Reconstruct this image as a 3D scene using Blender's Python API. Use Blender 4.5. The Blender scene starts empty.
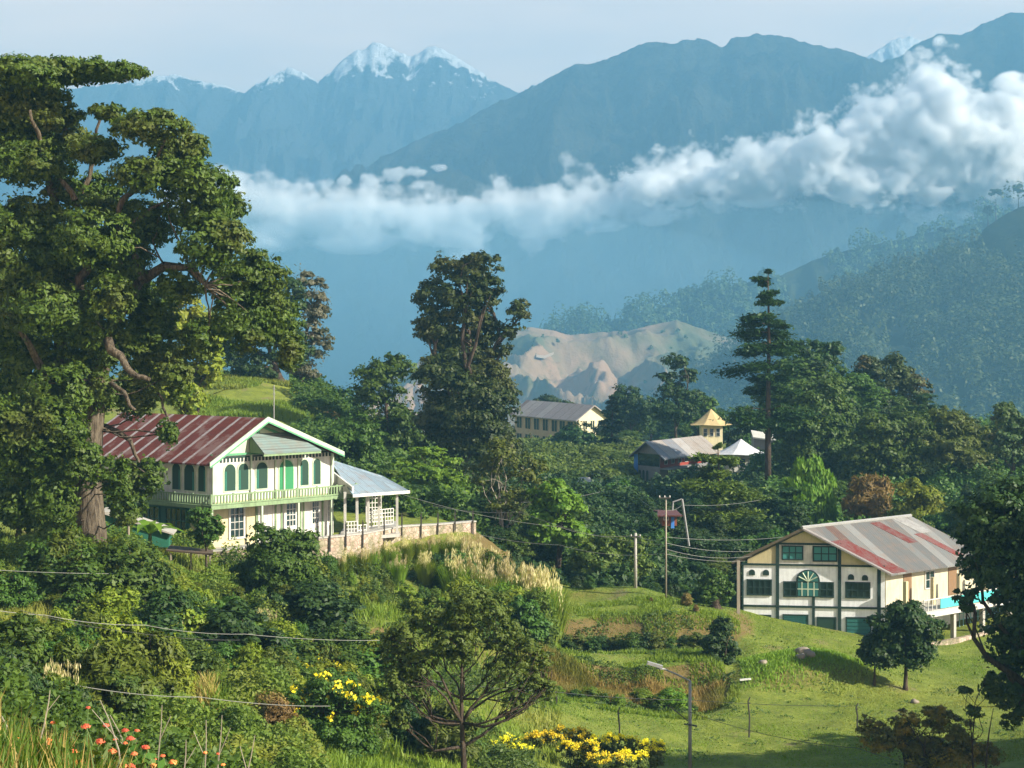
import bpy, math, random
import numpy as np
from mathutils import Vector

# ------------------------------------------------------------------ camera, sky, sun, exposure
sc = bpy.context.scene
COL = sc.collection
F, H = 1900.0, 340.0          # focal length in pixels, picture row of the horizon
HAZE = 2.7e-4
FS = 1.6   # how much farther the far scenery stands
cam_d = bpy.data.cameras.new('camera'); cam = bpy.data.objects.new('camera', cam_d); COL.objects.link(cam)
cam.location = (0, 0, 0); cam.rotation_euler = (math.radians(90), 0, 0)
cam_d.sensor_width = 36; cam_d.lens = 36 * F / 1024; cam_d.shift_y = -(384 - H) / 1024
cam_d.clip_start = 0.5; cam_d.clip_end = 60000
sc.camera = cam
SUN_EL, SUN_AZ = math.radians(31), math.radians(113)   # azimuth clockwise from +Y (view direction)
w = bpy.data.worlds.new('World'); sc.world = w; w.use_nodes = True
wn = w.node_tree.nodes; wl = w.node_tree.links; bg = wn['Background']
sky = wn.new('ShaderNodeTexSky'); sky.sky_type = 'NISHITA'; sky.sun_disc = False
sky.sun_elevation = SUN_EL; sky.sun_rotation = SUN_AZ; sky.altitude = 1500; sky.dust_density = 2.5; sky.air_density = 1.0; sky.ozone_density = 1.5
# thin high cloud veil, thickest low over the horizon
tc = wn.new('ShaderNodeTexCoord'); mp = wn.new('ShaderNodeMapping'); mp.inputs['Scale'].default_value = (1.2, 1.2, 6.0)
wl.new(tc.outputs['Generated'], mp.inputs[0]); nz = wn.new('ShaderNodeTexNoise'); nz.inputs['Scale'].default_value = 2.2; nz.inputs['Detail'].default_value = 6; wl.new(mp.outputs[0], nz.inputs['Vector'])
sx_ = wn.new('ShaderNodeSeparateXYZ'); wl.new(tc.outputs['Generated'], sx_.inputs[0])
mr = wn.new('ShaderNodeMapRange'); wl.new(sx_.outputs[2], mr.inputs[0]); mr.inputs[1].default_value = 0.10; mr.inputs[2].default_value = 0.55; mr.inputs[3].default_value = 0.85; mr.inputs[4].default_value = 0.0
mn = wn.new('ShaderNodeMapRange'); wl.new(nz.outputs[0], mn.inputs[0]); mn.inputs[1].default_value = 0.3; mn.inputs[2].default_value = 0.65; mn.inputs[3].default_value = 0.5; mn.inputs[4].default_value = 1.0
mm = wn.new('ShaderNodeMath'); mm.operation = 'MULTIPLY'; wl.new(mr.outputs[0], mm.inputs[0]); wl.new(mn.outputs[0], mm.inputs[1])
mx = wn.new('ShaderNodeMixRGB'); wl.new(mm.outputs[0], mx.inputs[0]); wl.new(sky.outputs[0], mx.inputs[1]); mx.inputs[2].default_value = (20.5, 13.6, 9.0, 1)
wl.new(mx.outputs[0], bg.inputs[0]); bg.inputs[1].default_value = 0.064
sd = bpy.data.lights.new('sun', 'SUN'); so = bpy.data.objects.new('sun', sd); COL.objects.link(so)
sd.energy = 5.0; sd.angle = math.radians(0.55); sd.color = (1.0, 0.92, 0.77)
sdir = Vector((math.sin(SUN_AZ) * math.cos(SUN_EL), math.cos(SUN_AZ) * math.cos(SUN_EL), math.sin(SUN_EL)))
so.rotation_euler = sdir.to_track_quat('Z', 'Y').to_euler()
so.location = (60, 0, 80)
vs = sc.view_settings; vs.view_transform = 'Standard'; vs.look = 'None'; vs.gamma = 1.0; vs.exposure = 1.3; vs.use_curve_mapping = False
cy = sc.cycles
cy.max_bounces = 16; cy.diffuse_bounces = 2; cy.glossy_bounces = 2; cy.transmission_bounces = 3; cy.transparent_max_bounces = 6
cy.volume_bounces = 14; cy.use_denoising = True; cy.volume_step_rate = 1.0; cy.sample_clamp_indirect = 6
cy.use_adaptive_sampling = True; cy.adaptive_threshold = 0.02

rnd = random.Random(7)
rng = np.random.default_rng(11)
def W(px, py, Y): return ((px - 512) * Y / F, Y, (H - py) * Y / F)
def PX(x, y, z): return 512 + F * x / y, H - F * z / y

# ------------------------------------------------------------------ numpy noise
def _hash(ix, iy, s):
    n = (ix.astype(np.int64) * 374761393 + iy.astype(np.int64) * 668265263 + s * 144665) & 0x7fffffff
    n = ((n ^ (n >> 13)) * 1274126177) & 0x7fffffff
    return ((n ^ (n >> 16)) & 0xffff) / 65535.0
def vnoise(x, y, s=0):
    x = np.asarray(x, float); y = np.asarray(y, float)
    ix, iy = np.floor(x), np.floor(y); fx, fy = x - ix, y - iy
    fx = fx * fx * fx * (fx * (fx * 6 - 15) + 10); fy = fy * fy * fy * (fy * (fy * 6 - 15) + 10)
    a, b = _hash(ix, iy, s), _hash(ix + 1, iy, s); c, d = _hash(ix, iy + 1, s), _hash(ix + 1, iy + 1, s)
    return (a + (b - a) * fx) * (1 - fy) + (c + (d - c) * fx) * fy
def fbm(x, y, o=5, s=0, g=0.5):
    t = 0; a = 1; n = 0
    for k in range(o):
        t = t + a * (vnoise(x * 2 ** k, y * 2 ** k, s + k * 17) - 0.5); n += a; a *= g
    return t / n * 2
def ridged(x, y, o=5, s=0, g=0.5):
    t = 0; a = 1; n = 0
    for k in range(o):
        t = t + a * (1 - abs(2 * vnoise(x * 2 ** k, y * 2 ** k, s + k * 13) - 1)); n += a; a *= g
    return t / n
def sstep(a, b, x):
    t = np.clip((x - a) / (b - a), 0, 1); return t * t * (3 - 2 * t)

# ------------------------------------------------------------------ materials
def mat_new(name):
    m = bpy.data.materials.new(name); m.use_nodes = True
    n = m.node_tree.nodes; n.clear(); o = n.new('ShaderNodeOutputMaterial')
    return m, n, m.node_tree.links, o
class NT:
    def __init__(s, name):
        s.m, s.n, s.l, s.o = mat_new(name)
    def add(s, t, **k):
        nd = s.n.new(t)
        for a, b in k.items():
            if a.startswith('i_'):
                key = a[2:]; key = int(key) if key.isdigit() else key
                s.put(nd.inputs[key], b)
            else: setattr(nd, a, b)
        return nd
    def put(s, inp, v):
        if isinstance(v, bpy.types.NodeSocket): s.l.new(v, inp)
        elif isinstance(v, bpy.types.Node): s.l.new(v.outputs[0], inp)
        else:
            if isinstance(v, tuple) and len(v) == 3 and inp.type == 'RGBA': v = (*v, 1)
            inp.default_value = v
    def math(s, op, a, b=0.0, c=None, clamp=False):
        nd = s.n.new('ShaderNodeMath'); nd.operation = op; nd.use_clamp = clamp
        s.put(nd.inputs[0], a); s.put(nd.inputs[1], b)
        if c is not None: s.put(nd.inputs[2], c)
        return nd.outputs[0]
    def mix(s, f, a, b, mode='MIX'):
        nd = s.n.new('ShaderNodeMixRGB'); nd.blend_type = mode
        s.put(nd.inputs[0], f); s.put(nd.inputs[1], a); s.put(nd.inputs[2], b); return nd.outputs[0]
    def pos(s, obj=True):
        if obj:
            return s.n.new('ShaderNodeTexCoord').outputs['Object']
        return s.n.new('ShaderNodeNewGeometry').outputs['Position']
    def mapping(s, v, sc=(1, 1, 1), rot=(0, 0, 0)):
        nd = s.n.new('ShaderNodeMapping'); s.put(nd.inputs[0], v); nd.inputs['Scale'].default_value = sc; nd.inputs['Rotation'].default_value = rot
        return nd.outputs[0]
    def noise(s, v, scale, detail=4, rough=0.55):
        nd = s.n.new('ShaderNodeTexNoise'); s.put(nd.inputs['Vector'], v); nd.inputs['Scale'].default_value = scale
        nd.inputs['Detail'].default_value = detail; nd.inputs['Roughness'].default_value = rough
        return nd.outputs[0]
    def ramp(s, f, stops):
        nd = s.n.new('ShaderNodeValToRGB'); s.put(nd.inputs[0], f); el = nd.color_ramp.elements
        while len(el) < len(stops): el.new(0.5)
        for e, (p, c) in zip(el, stops):
            e.position = p; e.color = (*c, 1) if isinstance(c, tuple) else (c, c, c, 1)
        return nd.outputs[0]
    def bsdf(s, col, rough=0.8, spec=0.3, bump=None, bstr=0.3, bdist=0.1, **k):
        b = s.n.new('ShaderNodeBsdfPrincipled'); s.put(b.inputs['Base Color'], col); s.put(b.inputs['Roughness'], rough)
        b.inputs['Specular IOR Level'].default_value = spec
        for a, v in k.items(): s.put(b.inputs[a], v)
        if bump is not None:
            bn = s.n.new('ShaderNodeBump'); s.put(bn.inputs['Height'], bump); bn.inputs['Strength'].default_value = bstr; bn.inputs['Distance'].default_value = bdist
            s.l.new(bn.outputs[0], b.inputs['Normal'])
        s.l.new(b.outputs[0], s.o.inputs[0]); return s.m

def paint(name, col, rough=0.6, dirt=0.35, dirt_col=None, scale=1.2, spec=0.3):
    t = NT(name); p = t.pos(False)
    n1 = t.noise(p, scale, 5, 0.6); n2 = t.noise(t.mapping(p, (3, 3, 0.4)), scale * 1.7, 4, 0.6)
    f = t.ramp(t.mix(0.5, n1, n2), [(0.42, 0.0), (0.62, 1.0)])
    dc = dirt_col or tuple(c * 0.45 + 0.02 for c in col)
    c = t.mix(t.math('MULTIPLY', f, dirt), col, dc)
    return t.bsdf(c, rough, spec, bump=n1, bstr=0.15, bdist=0.02)

def leaf_mat(name, a, b, c=None, trans=0.35, cscale=0.25, fleck=None, ffrac=0.0):
    """a..b: leaf colours; c: colour some whole clumps drift to; fleck: colour of a few single leaves"""
    warm = lambda q: (q[0] * 1.08, q[1] * 1.18, q[2] * .75)
    if trans < .395 or 'leaves' in name or 'blades' in name: a, b = warm(a), warm(b); c = warm(c) if c is not None else None
    t = NT(name)
    g = t.add('ShaderNodeNewGeometry'); oi = t.add('ShaderNodeObjectInfo')
    r = g.outputs['Random Per Island']
    p = t.pos(True)
    n = t.noise(p, cscale, 3, 0.6)
    f = t.math('ADD', t.math('MULTIPLY', r, 0.55), t.math('MULTIPLY', t.math('SUBTRACT', n, 0.28), 1.1), clamp=True)
    col = t.mix(f, a, b)
    if c is not None:
        n2 = t.noise(p, cscale * 0.6, 2, 0.5)
        col = t.mix(t.math('MULTIPLY', t.ramp(n2, [(0.5, 0.0), (0.64, 1.0)]), 0.85), col, c)
    hs = t.add('ShaderNodeHueSaturation'); t.put(hs.inputs['Color'], col)
    t.put(hs.inputs['Hue'], t.math('ADD', t.math('MULTIPLY', oi.outputs['Random'], 0.035), 0.4825))
    t.put(hs.inputs['Value'], t.math('ADD', t.math('MULTIPLY', oi.outputs['Random'], 0.5), 0.95))
    col = hs.outputs[0]
    if fleck is not None:
        col = t.mix(t.math('GREATER_THAN', r, 1 - ffrac), col, fleck)
    d = t.add('ShaderNodeBsdfPrincipled'); t.put(d.inputs['Base Color'], col); d.inputs['Roughness'].default_value = 0.55; d.inputs['Specular IOR Level'].default_value = 0.25
    tr = t.add('ShaderNodeBsdfTranslucent')
    t.put(tr.inputs[0], t.mix(1.0, col, (1.0, 1.05, 0.45), 'MULTIPLY'))
    ms = t.add('ShaderNodeMixShader'); ms.inputs[0].default_value = trans
    t.l.new(d.outputs[0], ms.inputs[1]); t.l.new(tr.outputs[0], ms.inputs[2]); t.l.new(ms.outputs[0], t.o.inputs[0])
    return t.m

# ------------------------------------------------------------------ object helpers
def tag(o, label=None, cat=None, group=None, kind=None):
    if label: o['label'] = label
    if cat: o['category'] = cat
    if group: o['group'] = group
    if kind: o['kind'] = kind
    return o
def thing(name, label, cat, loc, group=None):
    o = bpy.data.objects.new(name, None); COL.objects.link(o); o.location = loc; o.empty_display_size = 0.5
    return tag(o, label, cat, group)
def link_mesh(name, me, mat, parent=None):
    o = bpy.data.objects.new(name, me); COL.objects.link(o)
    if mat is not None: me.materials.append(mat)
    if parent is not None:
        o.parent = parent
    return o
def wloc(o):
    l = Vector((0, 0, 0))
    while o is not None: l += o.location; o = o.parent
    return l
def np_mesh(name, verts, faces, smooth=False):
    """verts (n,3), faces (m,k) all the same size"""
    verts = np.asarray(verts, np.float32); faces = np.asarray(faces, np.int32); k = faces.shape[1]
    me = bpy.data.meshes.new(name); me.vertices.add(len(verts)); me.vertices.foreach_set('co', verts.ravel())
    me.loops.add(faces.size); me.loops.foreach_set('vertex_index', faces.ravel())
    me.polygons.add(len(faces)); me.polygons.foreach_set('loop_start', np.arange(0, faces.size, k, dtype=np.int32))
    me.update(calc_edges=True); me.validate()
    if smooth: me.polygons.foreach_set('use_smooth', np.ones(len(me.polygons), bool))
    return me
def grid_faces(nr, nc):
    i = np.arange(nr - 1)[:, None] * nc + np.arange(nc - 1)[None, :]
    return np.stack([i, i + 1, i + nc + 1, i + nc], -1).reshape(-1, 4)
class MB:
    """collects pieces of ONE part; verts in world coordinates"""
    def __init__(s): s.v = []; s.f = []
    def poly(s, pts):
        b = len(s.v); s.v += [tuple(p) for p in pts]; s.f.append(tuple(range(b, b + len(pts)))); return s
    def box(s, O, a, b, c):
        """parallelepiped at O with edge vectors a, b, c"""
        O, a, b, c = map(Vector, (O, a, b, c)); k = len(s.v)
        s.v += [tuple(q) for q in (O, O + a, O + a + b, O + b, O + c, O + a + c, O + a + b + c, O + b + c)]
        fs = [(0, 3, 2, 1), (4, 5, 6, 7), (0, 1, 5, 4), (1, 2, 6, 5), (2, 3, 7, 6), (3, 0, 4, 7)]
        if a.cross(b).dot(c) < 0: fs = [f[::-1] for f in fs]
        s.f += [tuple(k + i for i in f) for f in fs]; return s
    def prism(s, pts, ext):
        """polygon pts extruded by vector ext"""
        n = len(pts); k = len(s.v); ext = Vector(ext); P = [Vector(p) for p in pts]
        s.v += [tuple(p) for p in P] + [tuple(p + ext) for p in P]
        s.f.append(tuple(k + i for i in range(n))[::-1]); s.f.append(tuple(k + n + i for i in range(n)))
        for i in range(n): j = (i + 1) % n; s.f.append((k + i, k + j, k + n + j, k + n + i))
        return s
    def tube(s, pts, rad, n=6, cap=True):
        P = [Vector(p) for p in pts]; rad = rad if hasattr(rad, '__len__') else [rad] * len(P)
        up = Vector((0, 0, 1)); k = len(s.v)
        for i, p in enumerate(P):
            d = (P[min(i + 1, len(P) - 1)] - P[max(i - 1, 0)]).normalized()
            a = d.cross(Vector((0.31, 0.95, 0.05))); a = a if a.length > 0.05 else d.cross(Vector((1, 0, 0))); a.normalize(); b = d.cross(a)
            for j in range(n):
                t = 2 * math.pi * j / n; s.v.append(tuple(p + (a * math.cos(t) + b * math.sin(t)) * rad[i]))
        for i in range(len(P) - 1):
            for j in range(n):
                q = (j + 1) % n; s.f.append((k + i * n + j, k + i * n + q, k + (i + 1) * n + q, k + (i + 1) * n + j))
        if cap: s.f.append(tuple(k + j for j in range(n))[::-1]); s.f.append(tuple(k + (len(P) - 1) * n + j for j in range(n)))
        return s
    def build(s, name, mat, parent=None, smooth=False, **tg):
        if not s.f: return None
        L = wloc(parent) if parent is not None else Vector((0, 0, 0))
        if parent is None:
            a = np.array(s.v); L = Vector((float(a[:, 0].mean()), float(a[:, 1].mean()), float(a[:, 2].min())))
        me = bpy.data.meshes.new(name); me.from_pydata([(x - L.x, y - L.y, z - L.z) for x, y, z in s.v], [], s.f); me.update()
        if smooth: me.polygons.foreach_set('use_smooth', [True] * len(me.polygons))
        o = link_mesh(name, me, mat, parent)
        if parent is None: o.location = L
        if tg: tag(o, **tg)
        return o

def ico_np(sub=1):
    import bmesh
    bm = bmesh.new(); bmesh.ops.create_icosphere(bm, subdivisions=sub, radius=1.0)
    v = np.array([q.co[:] for q in bm.verts]); f = np.array([[q.index for q in fc.verts] for fc in bm.faces]); bm.free(); return v, f
ICV, ICF = ico_np(2)
# ------------------------------------------------------------------ ground
# control points: picture column, distance, height of the ground
def zc(py, Y): return (H - py) * Y / F
CP = []
def cp(px, Y, z): CP.append(((px - 512) * Y / F, Y, z))
for px in (-600, 512, 1600): cp(px, 4, -2.2)
for px, Y, z in ((-200, 14, -2.6), (100, 14, -3.4), (300, 14, -4.0), (700, 16, -6.5), (1100, 16, -7.5),
                 (0, 30, -6.2), (220, 30, -7.6), (512, 36, -10.5), (900, 36, -11.5),
                 (-100, 60, -11.5), (50, 60, -12.6), (220, 62, -14.2), (400, 68, -17.6), (620, 72, -19.5), (900, 72, -19.8)):
    cp(px, Y, z)
# bottom strip and terraces
for px, Y, z in ((150, 80, zc(705, 80)), (260, 84, zc(705, 84)), (100, 92, -14.4), (250, 96, zc(672, 96)),
                 (400, 92, zc(735, 92)), (330, 108, zc(635, 108)), (400, 112, zc(628, 112)), (470, 98, -19.2),
                 (600, 96, -21.2), (700, 98, -21.5), (850, 98, -21.6), (1000, 98, -21.4), (1150, 100, -20),
                 (600, 112, -21.1), (700, 114, -21.5), (850, 116, -21.6), (1000, 116, -21.5),
                 (570, 122, -20.3), (680, 124, -20.4), (780, 126, -21.0), (900, 128, -21.6),
                 (560, 134, -19.2), (640, 136, -19.1), (740, 136, -19.9), (820, 137, -20.9), (900, 137, -21.6), (1000, 137, -21.8),
                 (490, 128, -17.6), (520, 134, -17.6),
                 (0, 108, -12.4), (90, 108, -11.4), (180, 110, -13.6), (300, 116, -15.3), (400, 122, -16.0),
                 (0, 125, -12.6), (150, 128, -13.2), (300, 130, -13.4), (400, 136, -13.6), (470, 139, -14.2),
                 (100, 150, -12.5), (300, 150, -13), (420, 155, -14), (520, 150, -17), (620, 155, -19), (740, 150, -20), (900, 152, -21), (1050, 150, -20),
                 (60, 185, -9.5), (200, 200, zc(410, 200)), (280, 205, zc(402, 205)), (240, 222, zc(378, 222)), (320, 216, zc(398, 216)), (380, 215, -12),
                 (200, 235, zc(372, 235)), (300, 245, -8), (420, 230, -13),
                 (520, 230, -18), (640, 230, -18.5), (740, 250, -18.2), (850, 200, -17), (950, 200, -16), (1100, 200, -15),
                 (850, 240, -13), (1000, 240, -14), (560, 340, -19), (700, 330, -19), (850, 320, -16), (1050, 320, -15), (400, 330, -20), (150, 330, -12),
                 (-100, 250, -6), (500, 500, -34), (800, 500, -30), (200, 500, -30), (1100, 480, -34), (-200, 500, -20)):
    cp(px, Y, z)
for Y in (1400, 2400, 4000, 8000):
    for px in (-600, 100, 512, 900, 1600): cp(px, Y, -130 if Y < 2000 else -215)
CPA = np.array(CP)
def tf(x, y):
    yy = np.maximum(y, -20) + 42
    return np.stack([x / yy * 2.6, np.log(yy) * 1.5], -1)
_P = tf(CPA[:, 0], CPA[:, 1]); _n = len(_P)
def _phi(r): return np.sqrt(r * r + 0.02 ** 2)
_A = _phi(np.linalg.norm(_P[:, None] - _P[None], axis=-1))
_wt = np.linalg.solve(np.block([[_A, np.ones((_n, 1))], [np.ones((1, _n)), np.zeros((1, 1))]]), np.append(CPA[:, 2], 0))
def base_h(x, y):
    x = np.asarray(x, float); y = np.asarray(y, float); q = tf(x, y); out = np.full(x.shape, _wt[-1])
    for k in range(_n): out = out + _wt[k] * _phi(np.hypot(q[..., 0] - _P[k, 0], q[..., 1] - _P[k, 1]))
    return out
# banks between the lawns: (px0, px1, Y at px0, Y at px1, height, width)
BANKS = [(530, 712, 115.0, 116.5, 1.7, 0.9), (540, 735, 127.5, 129.5, 1.6, 1.6), (205, 280, 78.5, 80.5, 1.2, 1.2), (368, 402, 108.5, 109.5, .9, .6)]
MOUNDS = [(764, 117.5, 3.0, 3.2, 1.15), (822, 119.5, 3.6, 3.2, 1.5), (640, 135.5, 2.2, 2.0, 0.5), (600, 137, 5, 1.6, 0.8)]
def ground_h(x, y):
    x = np.asarray(x, float); y = np.asarray(y, float)
    h = base_h(x, y); px = 512 + F * x / np.maximum(y, 1)
    for a, b, ya, yb, dh, wd in BANKS:
        yb_ = ya + (yb - ya) * (px - a) / (b - a) + 0.7 * fbm(px * 0.02, y * 0 + 3, 3)
        m = sstep(a - 25, a + 12, px) * (1 - sstep(b - 12, b + 25, px))
        d = y - yb_
        # drop in front of the edge, easing back over a longer run behind it
        h = h + m * dh * (sstep(-wd, wd, d) * (1 - sstep(3, 11, d)) * 0.55 - (1 - sstep(-wd, wd, d)) * sstep(-9, -2, d) * 0.45)
    for mx, my, rx, ry, mh in MOUNDS:
        cx = (mx - 512) * my / F
        h = h + mh * np.exp(-((x - cx) / rx) ** 2 - ((y - my) / ry) ** 2)
    far = sstep(60, 400, y)
    h = h + fbm(x * 0.35, y * 0.35, 4, 5) * 0.10 + fbm(x * 0.09, y * 0.09, 3, 9) * (0.22 + far * 1.5)
    return h
def gz(px, Y): return float(ground_h(np.array([(px - 512) * Y / F]), np.array([Y]))[0])
def G(px, Y): return ((px - 512) * Y / F, Y, gz(px, Y))
Yr = np.concatenate([np.linspace(-60, 8, 14), np.linspace(9, 70, 90), np.linspace(70.4, 150, 330), np.geomspace(151, 420, 110), np.geomspace(430, 8000, 60)])
ac = np.concatenate([np.linspace(-1.6, -0.36, 22), np.linspace(-0.35, 0.35, 560), np.linspace(0.36, 1.6, 22)])
X = ac[None, :] * (np.maximum(Yr, -20)[:, None] + 24); YY = np.repeat(Yr[:, None], len(ac), 1)
Z = ground_h(X, YY)
me = np_mesh('ground', np.stack([X, YY, Z], -1).reshape(-1, 3), grid_faces(*X.shape), True)
t = NT('grass_ground'); p = t.pos(False)
n1 = t.noise(p, 0.10, 4); n2 = t.noise(p, 0.7, 5, 0.65); n3 = t.noise(t.mapping(p, (1, 2.6, 1)), 3.2, 4, 0.7)
g = t.mix(t.ramp(n1, [(0.35, 0.0), (0.65, 1.0)]), (0.125, 0.170, 0.024), (0.205, 0.235, 0.036))
g = t.mix(t.ramp(n2, [(0.40, 0.0), (0.70, 1.0)]), g, (0.085, 0.115, 0.020))
g = t.mix(t.math('MULTIPLY', t.ramp(n3, [(0.52, 0.0), (0.72, 1.0)]), 0.55), g, (0.30, 0.28, 0.06))
gn = t.add('ShaderNodeNewGeometry'); sx = t.add('ShaderNodeSeparateXYZ'); t.put(sx.inputs[0], gn.outputs['Normal'])
steep = t.ramp(t.math('ADD', sx.outputs[2], t.math('MULTIPLY', t.math('SUBTRACT', n2, 0.5), 0.12)), [(0.86, 1.0), (0.955, 0.0)])
earth = t.mix(n3, (0.085, 0.05, 0.022), (0.17, 0.105, 0.05))
g = t.mix(t.math('MULTIPLY', steep, 0.8), g, earth)
# beaten earth patches
g = t.mix(t.math('MULTIPLY', t.ramp(t.noise(p, 0.32, 4, .6), [(0.60, 0.0), (0.68, 1.0)]), 0.6), g, (0.19, 0.15, 0.08))
GROUND_MAT = t.bsdf(g, 0.9, 0.15, bump=t.math('ADD', n2, t.math('MULTIPLY', n3, 1.0)), bstr=0.9, bdist=0.12)
tag(link_mesh('ground', me, GROUND_MAT), kind='structure')

# ------------------------------------------------------------------ far hills and mountains
def ridge_mesh(name, pts, Y0, zfoot, front, back, mat, amp=0.12, nse=5.0, seed=0, nr=150, nc=520, roughsky=2.0, shape=1.0, ymod=None, pxr=None, soft=False):
    Y0 *= FS; zfoot *= FS; front *= FS; back *= FS
    pts = sorted(pts); pxs = np.array([a for a, b in pts], float); pys = np.array([b for a, b in pts], float)
    px = np.linspace(pxr[0] if pxr else pxs[0], pxr[1] if pxr else pxs[-1], nc)
    py = np.interp(px, pxs, pys) + roughsky * fbm(px * 0.035, px * 0 + seed, 5, seed, 0.6) + .55 * roughsky * fbm(px * .16, px * 0 + seed + 9, 5, seed + 2, .7)
    zr = (H - py) * Y0 / F
    t = np.concatenate([np.linspace(0, 1, nr), 1 + np.linspace(0.02, 1, 30)])
    T = t[:, None]; xr = (px - 512) * Y0 / F
    Yg = Y0 - front * (1 - np.minimum(T, 1)) + back * np.maximum(T - 1, 0) + 0 * px[None]
    Xg = xr[None, :] * np.ones_like(T)
    k = np.minimum(T, 1); prof = k ** shape
    zg = zfoot + (zr[None] - zfoot) * prof
    zg = np.where(T > 1, zr[None] - (zr[None] - zfoot) * np.clip(T - 1, 0, 1) ** 1.1, zg)
    s = nse / front
    hh = (zr.max() - zfoot)
    wv = 0.35 * fbm(Xg * s * 0.5, Yg * s * 0.5, 3, seed + 40)
    sp = (ridged(Xg * s + wv, Yg * s * 0.45 + wv, 7, seed + 3, 0.6) - 0.62) if not soft else (abs(fbm(Xg * s * 1.1 + wv, Yg * s * 0.8, 5, seed + 3, .5)) * -1.2 + .25)
    env = np.sin(np.clip(k, 0, 1) * math.pi) ** 0.7 * (T <= 1) + 0.02
    zg = zg + hh * amp * sp * env * 2.2
    if ymod is not None: zg = ymod(Xg, Yg, zg, k)
    me = np_mesh(name, np.stack([Xg, Yg, zg], -1).reshape(-1, 3), grid_faces(*Xg.shape), True)
    o = link_mesh(name, me, mat); tag(o, kind='structure'); return o, Xg, Yg, zg

t = NT('forested_mountain'); p = t.pos(False)
n = t.ramp(t.noise(p, 0.007, 9, 0.72), [(.38, 0.), (.66, 1.)])
MOUNT = t.bsdf(t.mix(n, (0.006, 0.012, 0.010), (0.11, 0.11, 0.08)), 0.95, 0.05, bump=n, bstr=1.0, bdist=45)
t = NT('snow_mountain'); p = t.pos(False)
sz = t.add('ShaderNodeSeparateXYZ'); t.put(sz.inputs[0], p)
gn = t.add('ShaderNodeNewGeometry'); sn = t.add('ShaderNodeSeparateXYZ'); t.put(sn.inputs[0], gn.outputs['Normal'])
n = t.noise(t.mapping(p, (1, 1, 0.4)), 0.0085, 8, 0.72); nf = t.noise(p, 0.016, 7, 0.72)
hgt = t.math('ADD', t.math('DIVIDE', t.math('SUBTRACT', sz.outputs[2], 706), 135), t.math('MULTIPLY', t.math('SUBTRACT', n, 0.5), 2.6))
hgt = t.math('ADD', hgt, t.math('MULTIPLY', t.math('SUBTRACT', sn.outputs[2], 0.66), 1.3))
snow = t.ramp(hgt, [(0.50, 0.0), (0.66, 1.0)])
rock = t.mix(n, (0.03, 0.04, 0.045), (0.10, 0.11, 0.11))
SNOWM = t.bsdf(t.mix(snow, rock, (0.85, 0.86, 0.88)), 0.85, 0.1, bump=nf, bstr=1.0, bdist=60)

ridge_mesh('snow_mountain', [(-200, 95), (60, 88), (120, 84), (165, 76), (200, 80), (246, 93), (262, 84), (288, 69), (302, 70), (318, 79), (330, 71), (345, 58), (362, 49), (374, 40), (384, 45), (396, 50), (410, 55), (420, 51), (434, 46), (445, 50), (460, 60), (480, 74), (500, 86), (520, 94), (532, 88), (552, 80), (562, 78), (590, 80), (640, 90), (720, 110), (800, 100), (840, 80), (868, 56), (890, 42), (908, 36), (922, 40), (950, 60), (1100, 80), (1300, 90)],
           3500, -140, 900, 1000, SNOWM, amp=0.24, nse=7, seed=5, roughsky=4.0, nr=230, nc=760, shape=1.25)
ridge_mesh('mountain', [(-300, 300), (-100, 260), (100, 240), (250, 215), (340, 186), (380, 158), (420, 140), (460, 123), (500, 100), (540, 82), (575, 66), (600, 60), (625, 50), (646, 42), (670, 44), (684, 38), (700, 36), (712, 42), (722, 47), (732, 38), (758, 34), (790, 37), (815, 44), (850, 52), (880, 64), (900, 58), (915, 44), (930, 38), (960, 34), (990, 20), (1010, 11), (1040, 14), (1100, 30), (1250, 10), (1400, 40)],
           2500, -140, 560, 900, MOUNT, amp=0.22, nse=4.5, seed=21, roughsky=3.0, nr=200, nc=700, shape=0.85)
t = NT('dark_spur'); 
ridge_mesh('spur', [(120, 250), (250, 215), (330, 190), (350, 186), (385, 190), (410, 182), (440, 171), (460, 172), (490, 186), (560, 240), (640, 290), (700, 330), (760, 380)],
           2185, -150, 100, 300, MOUNT, amp=0.1, nse=4, seed=31, roughsky=5.0, nr=60, nc=240)
# brown grassy hills
t = NT('brown_hill'); p = t.pos(False)
n = t.noise(p, 0.0065, 4, 0.55); n2 = t.noise(p, 0.03, 5, 0.7)
c = t.mix(t.ramp(n, [(0.40, 0.0), (0.60, 1.0)]), (0.11, 0.12, 0.06), (0.34, 0.22, 0.14))
c = t.mix(t.ramp(n2, [(0.56, 0.0), (0.72, 1.0)]), c, (0.07, 0.09, 0.04))
BROWN = t.bsdf(c, 0.95, 0.05, bump=n2, bstr=0.8, bdist=6)
bh, BX, BY, BZ = ridge_mesh('brown_hill', [(330, 420), (420, 360), (470, 345), (505, 334), (530, 326), (555, 330), (570, 334), (600, 330), (625, 333), (650, 326), (676, 320), (700, 327), (730, 338), (760, 345), (820, 360), (900, 380)],
           1480, -110, 480, 200, BROWN, amp=0.30, nse=6.5, soft=True, seed=52, roughsky=1.5, nr=150, nc=300)
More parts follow.
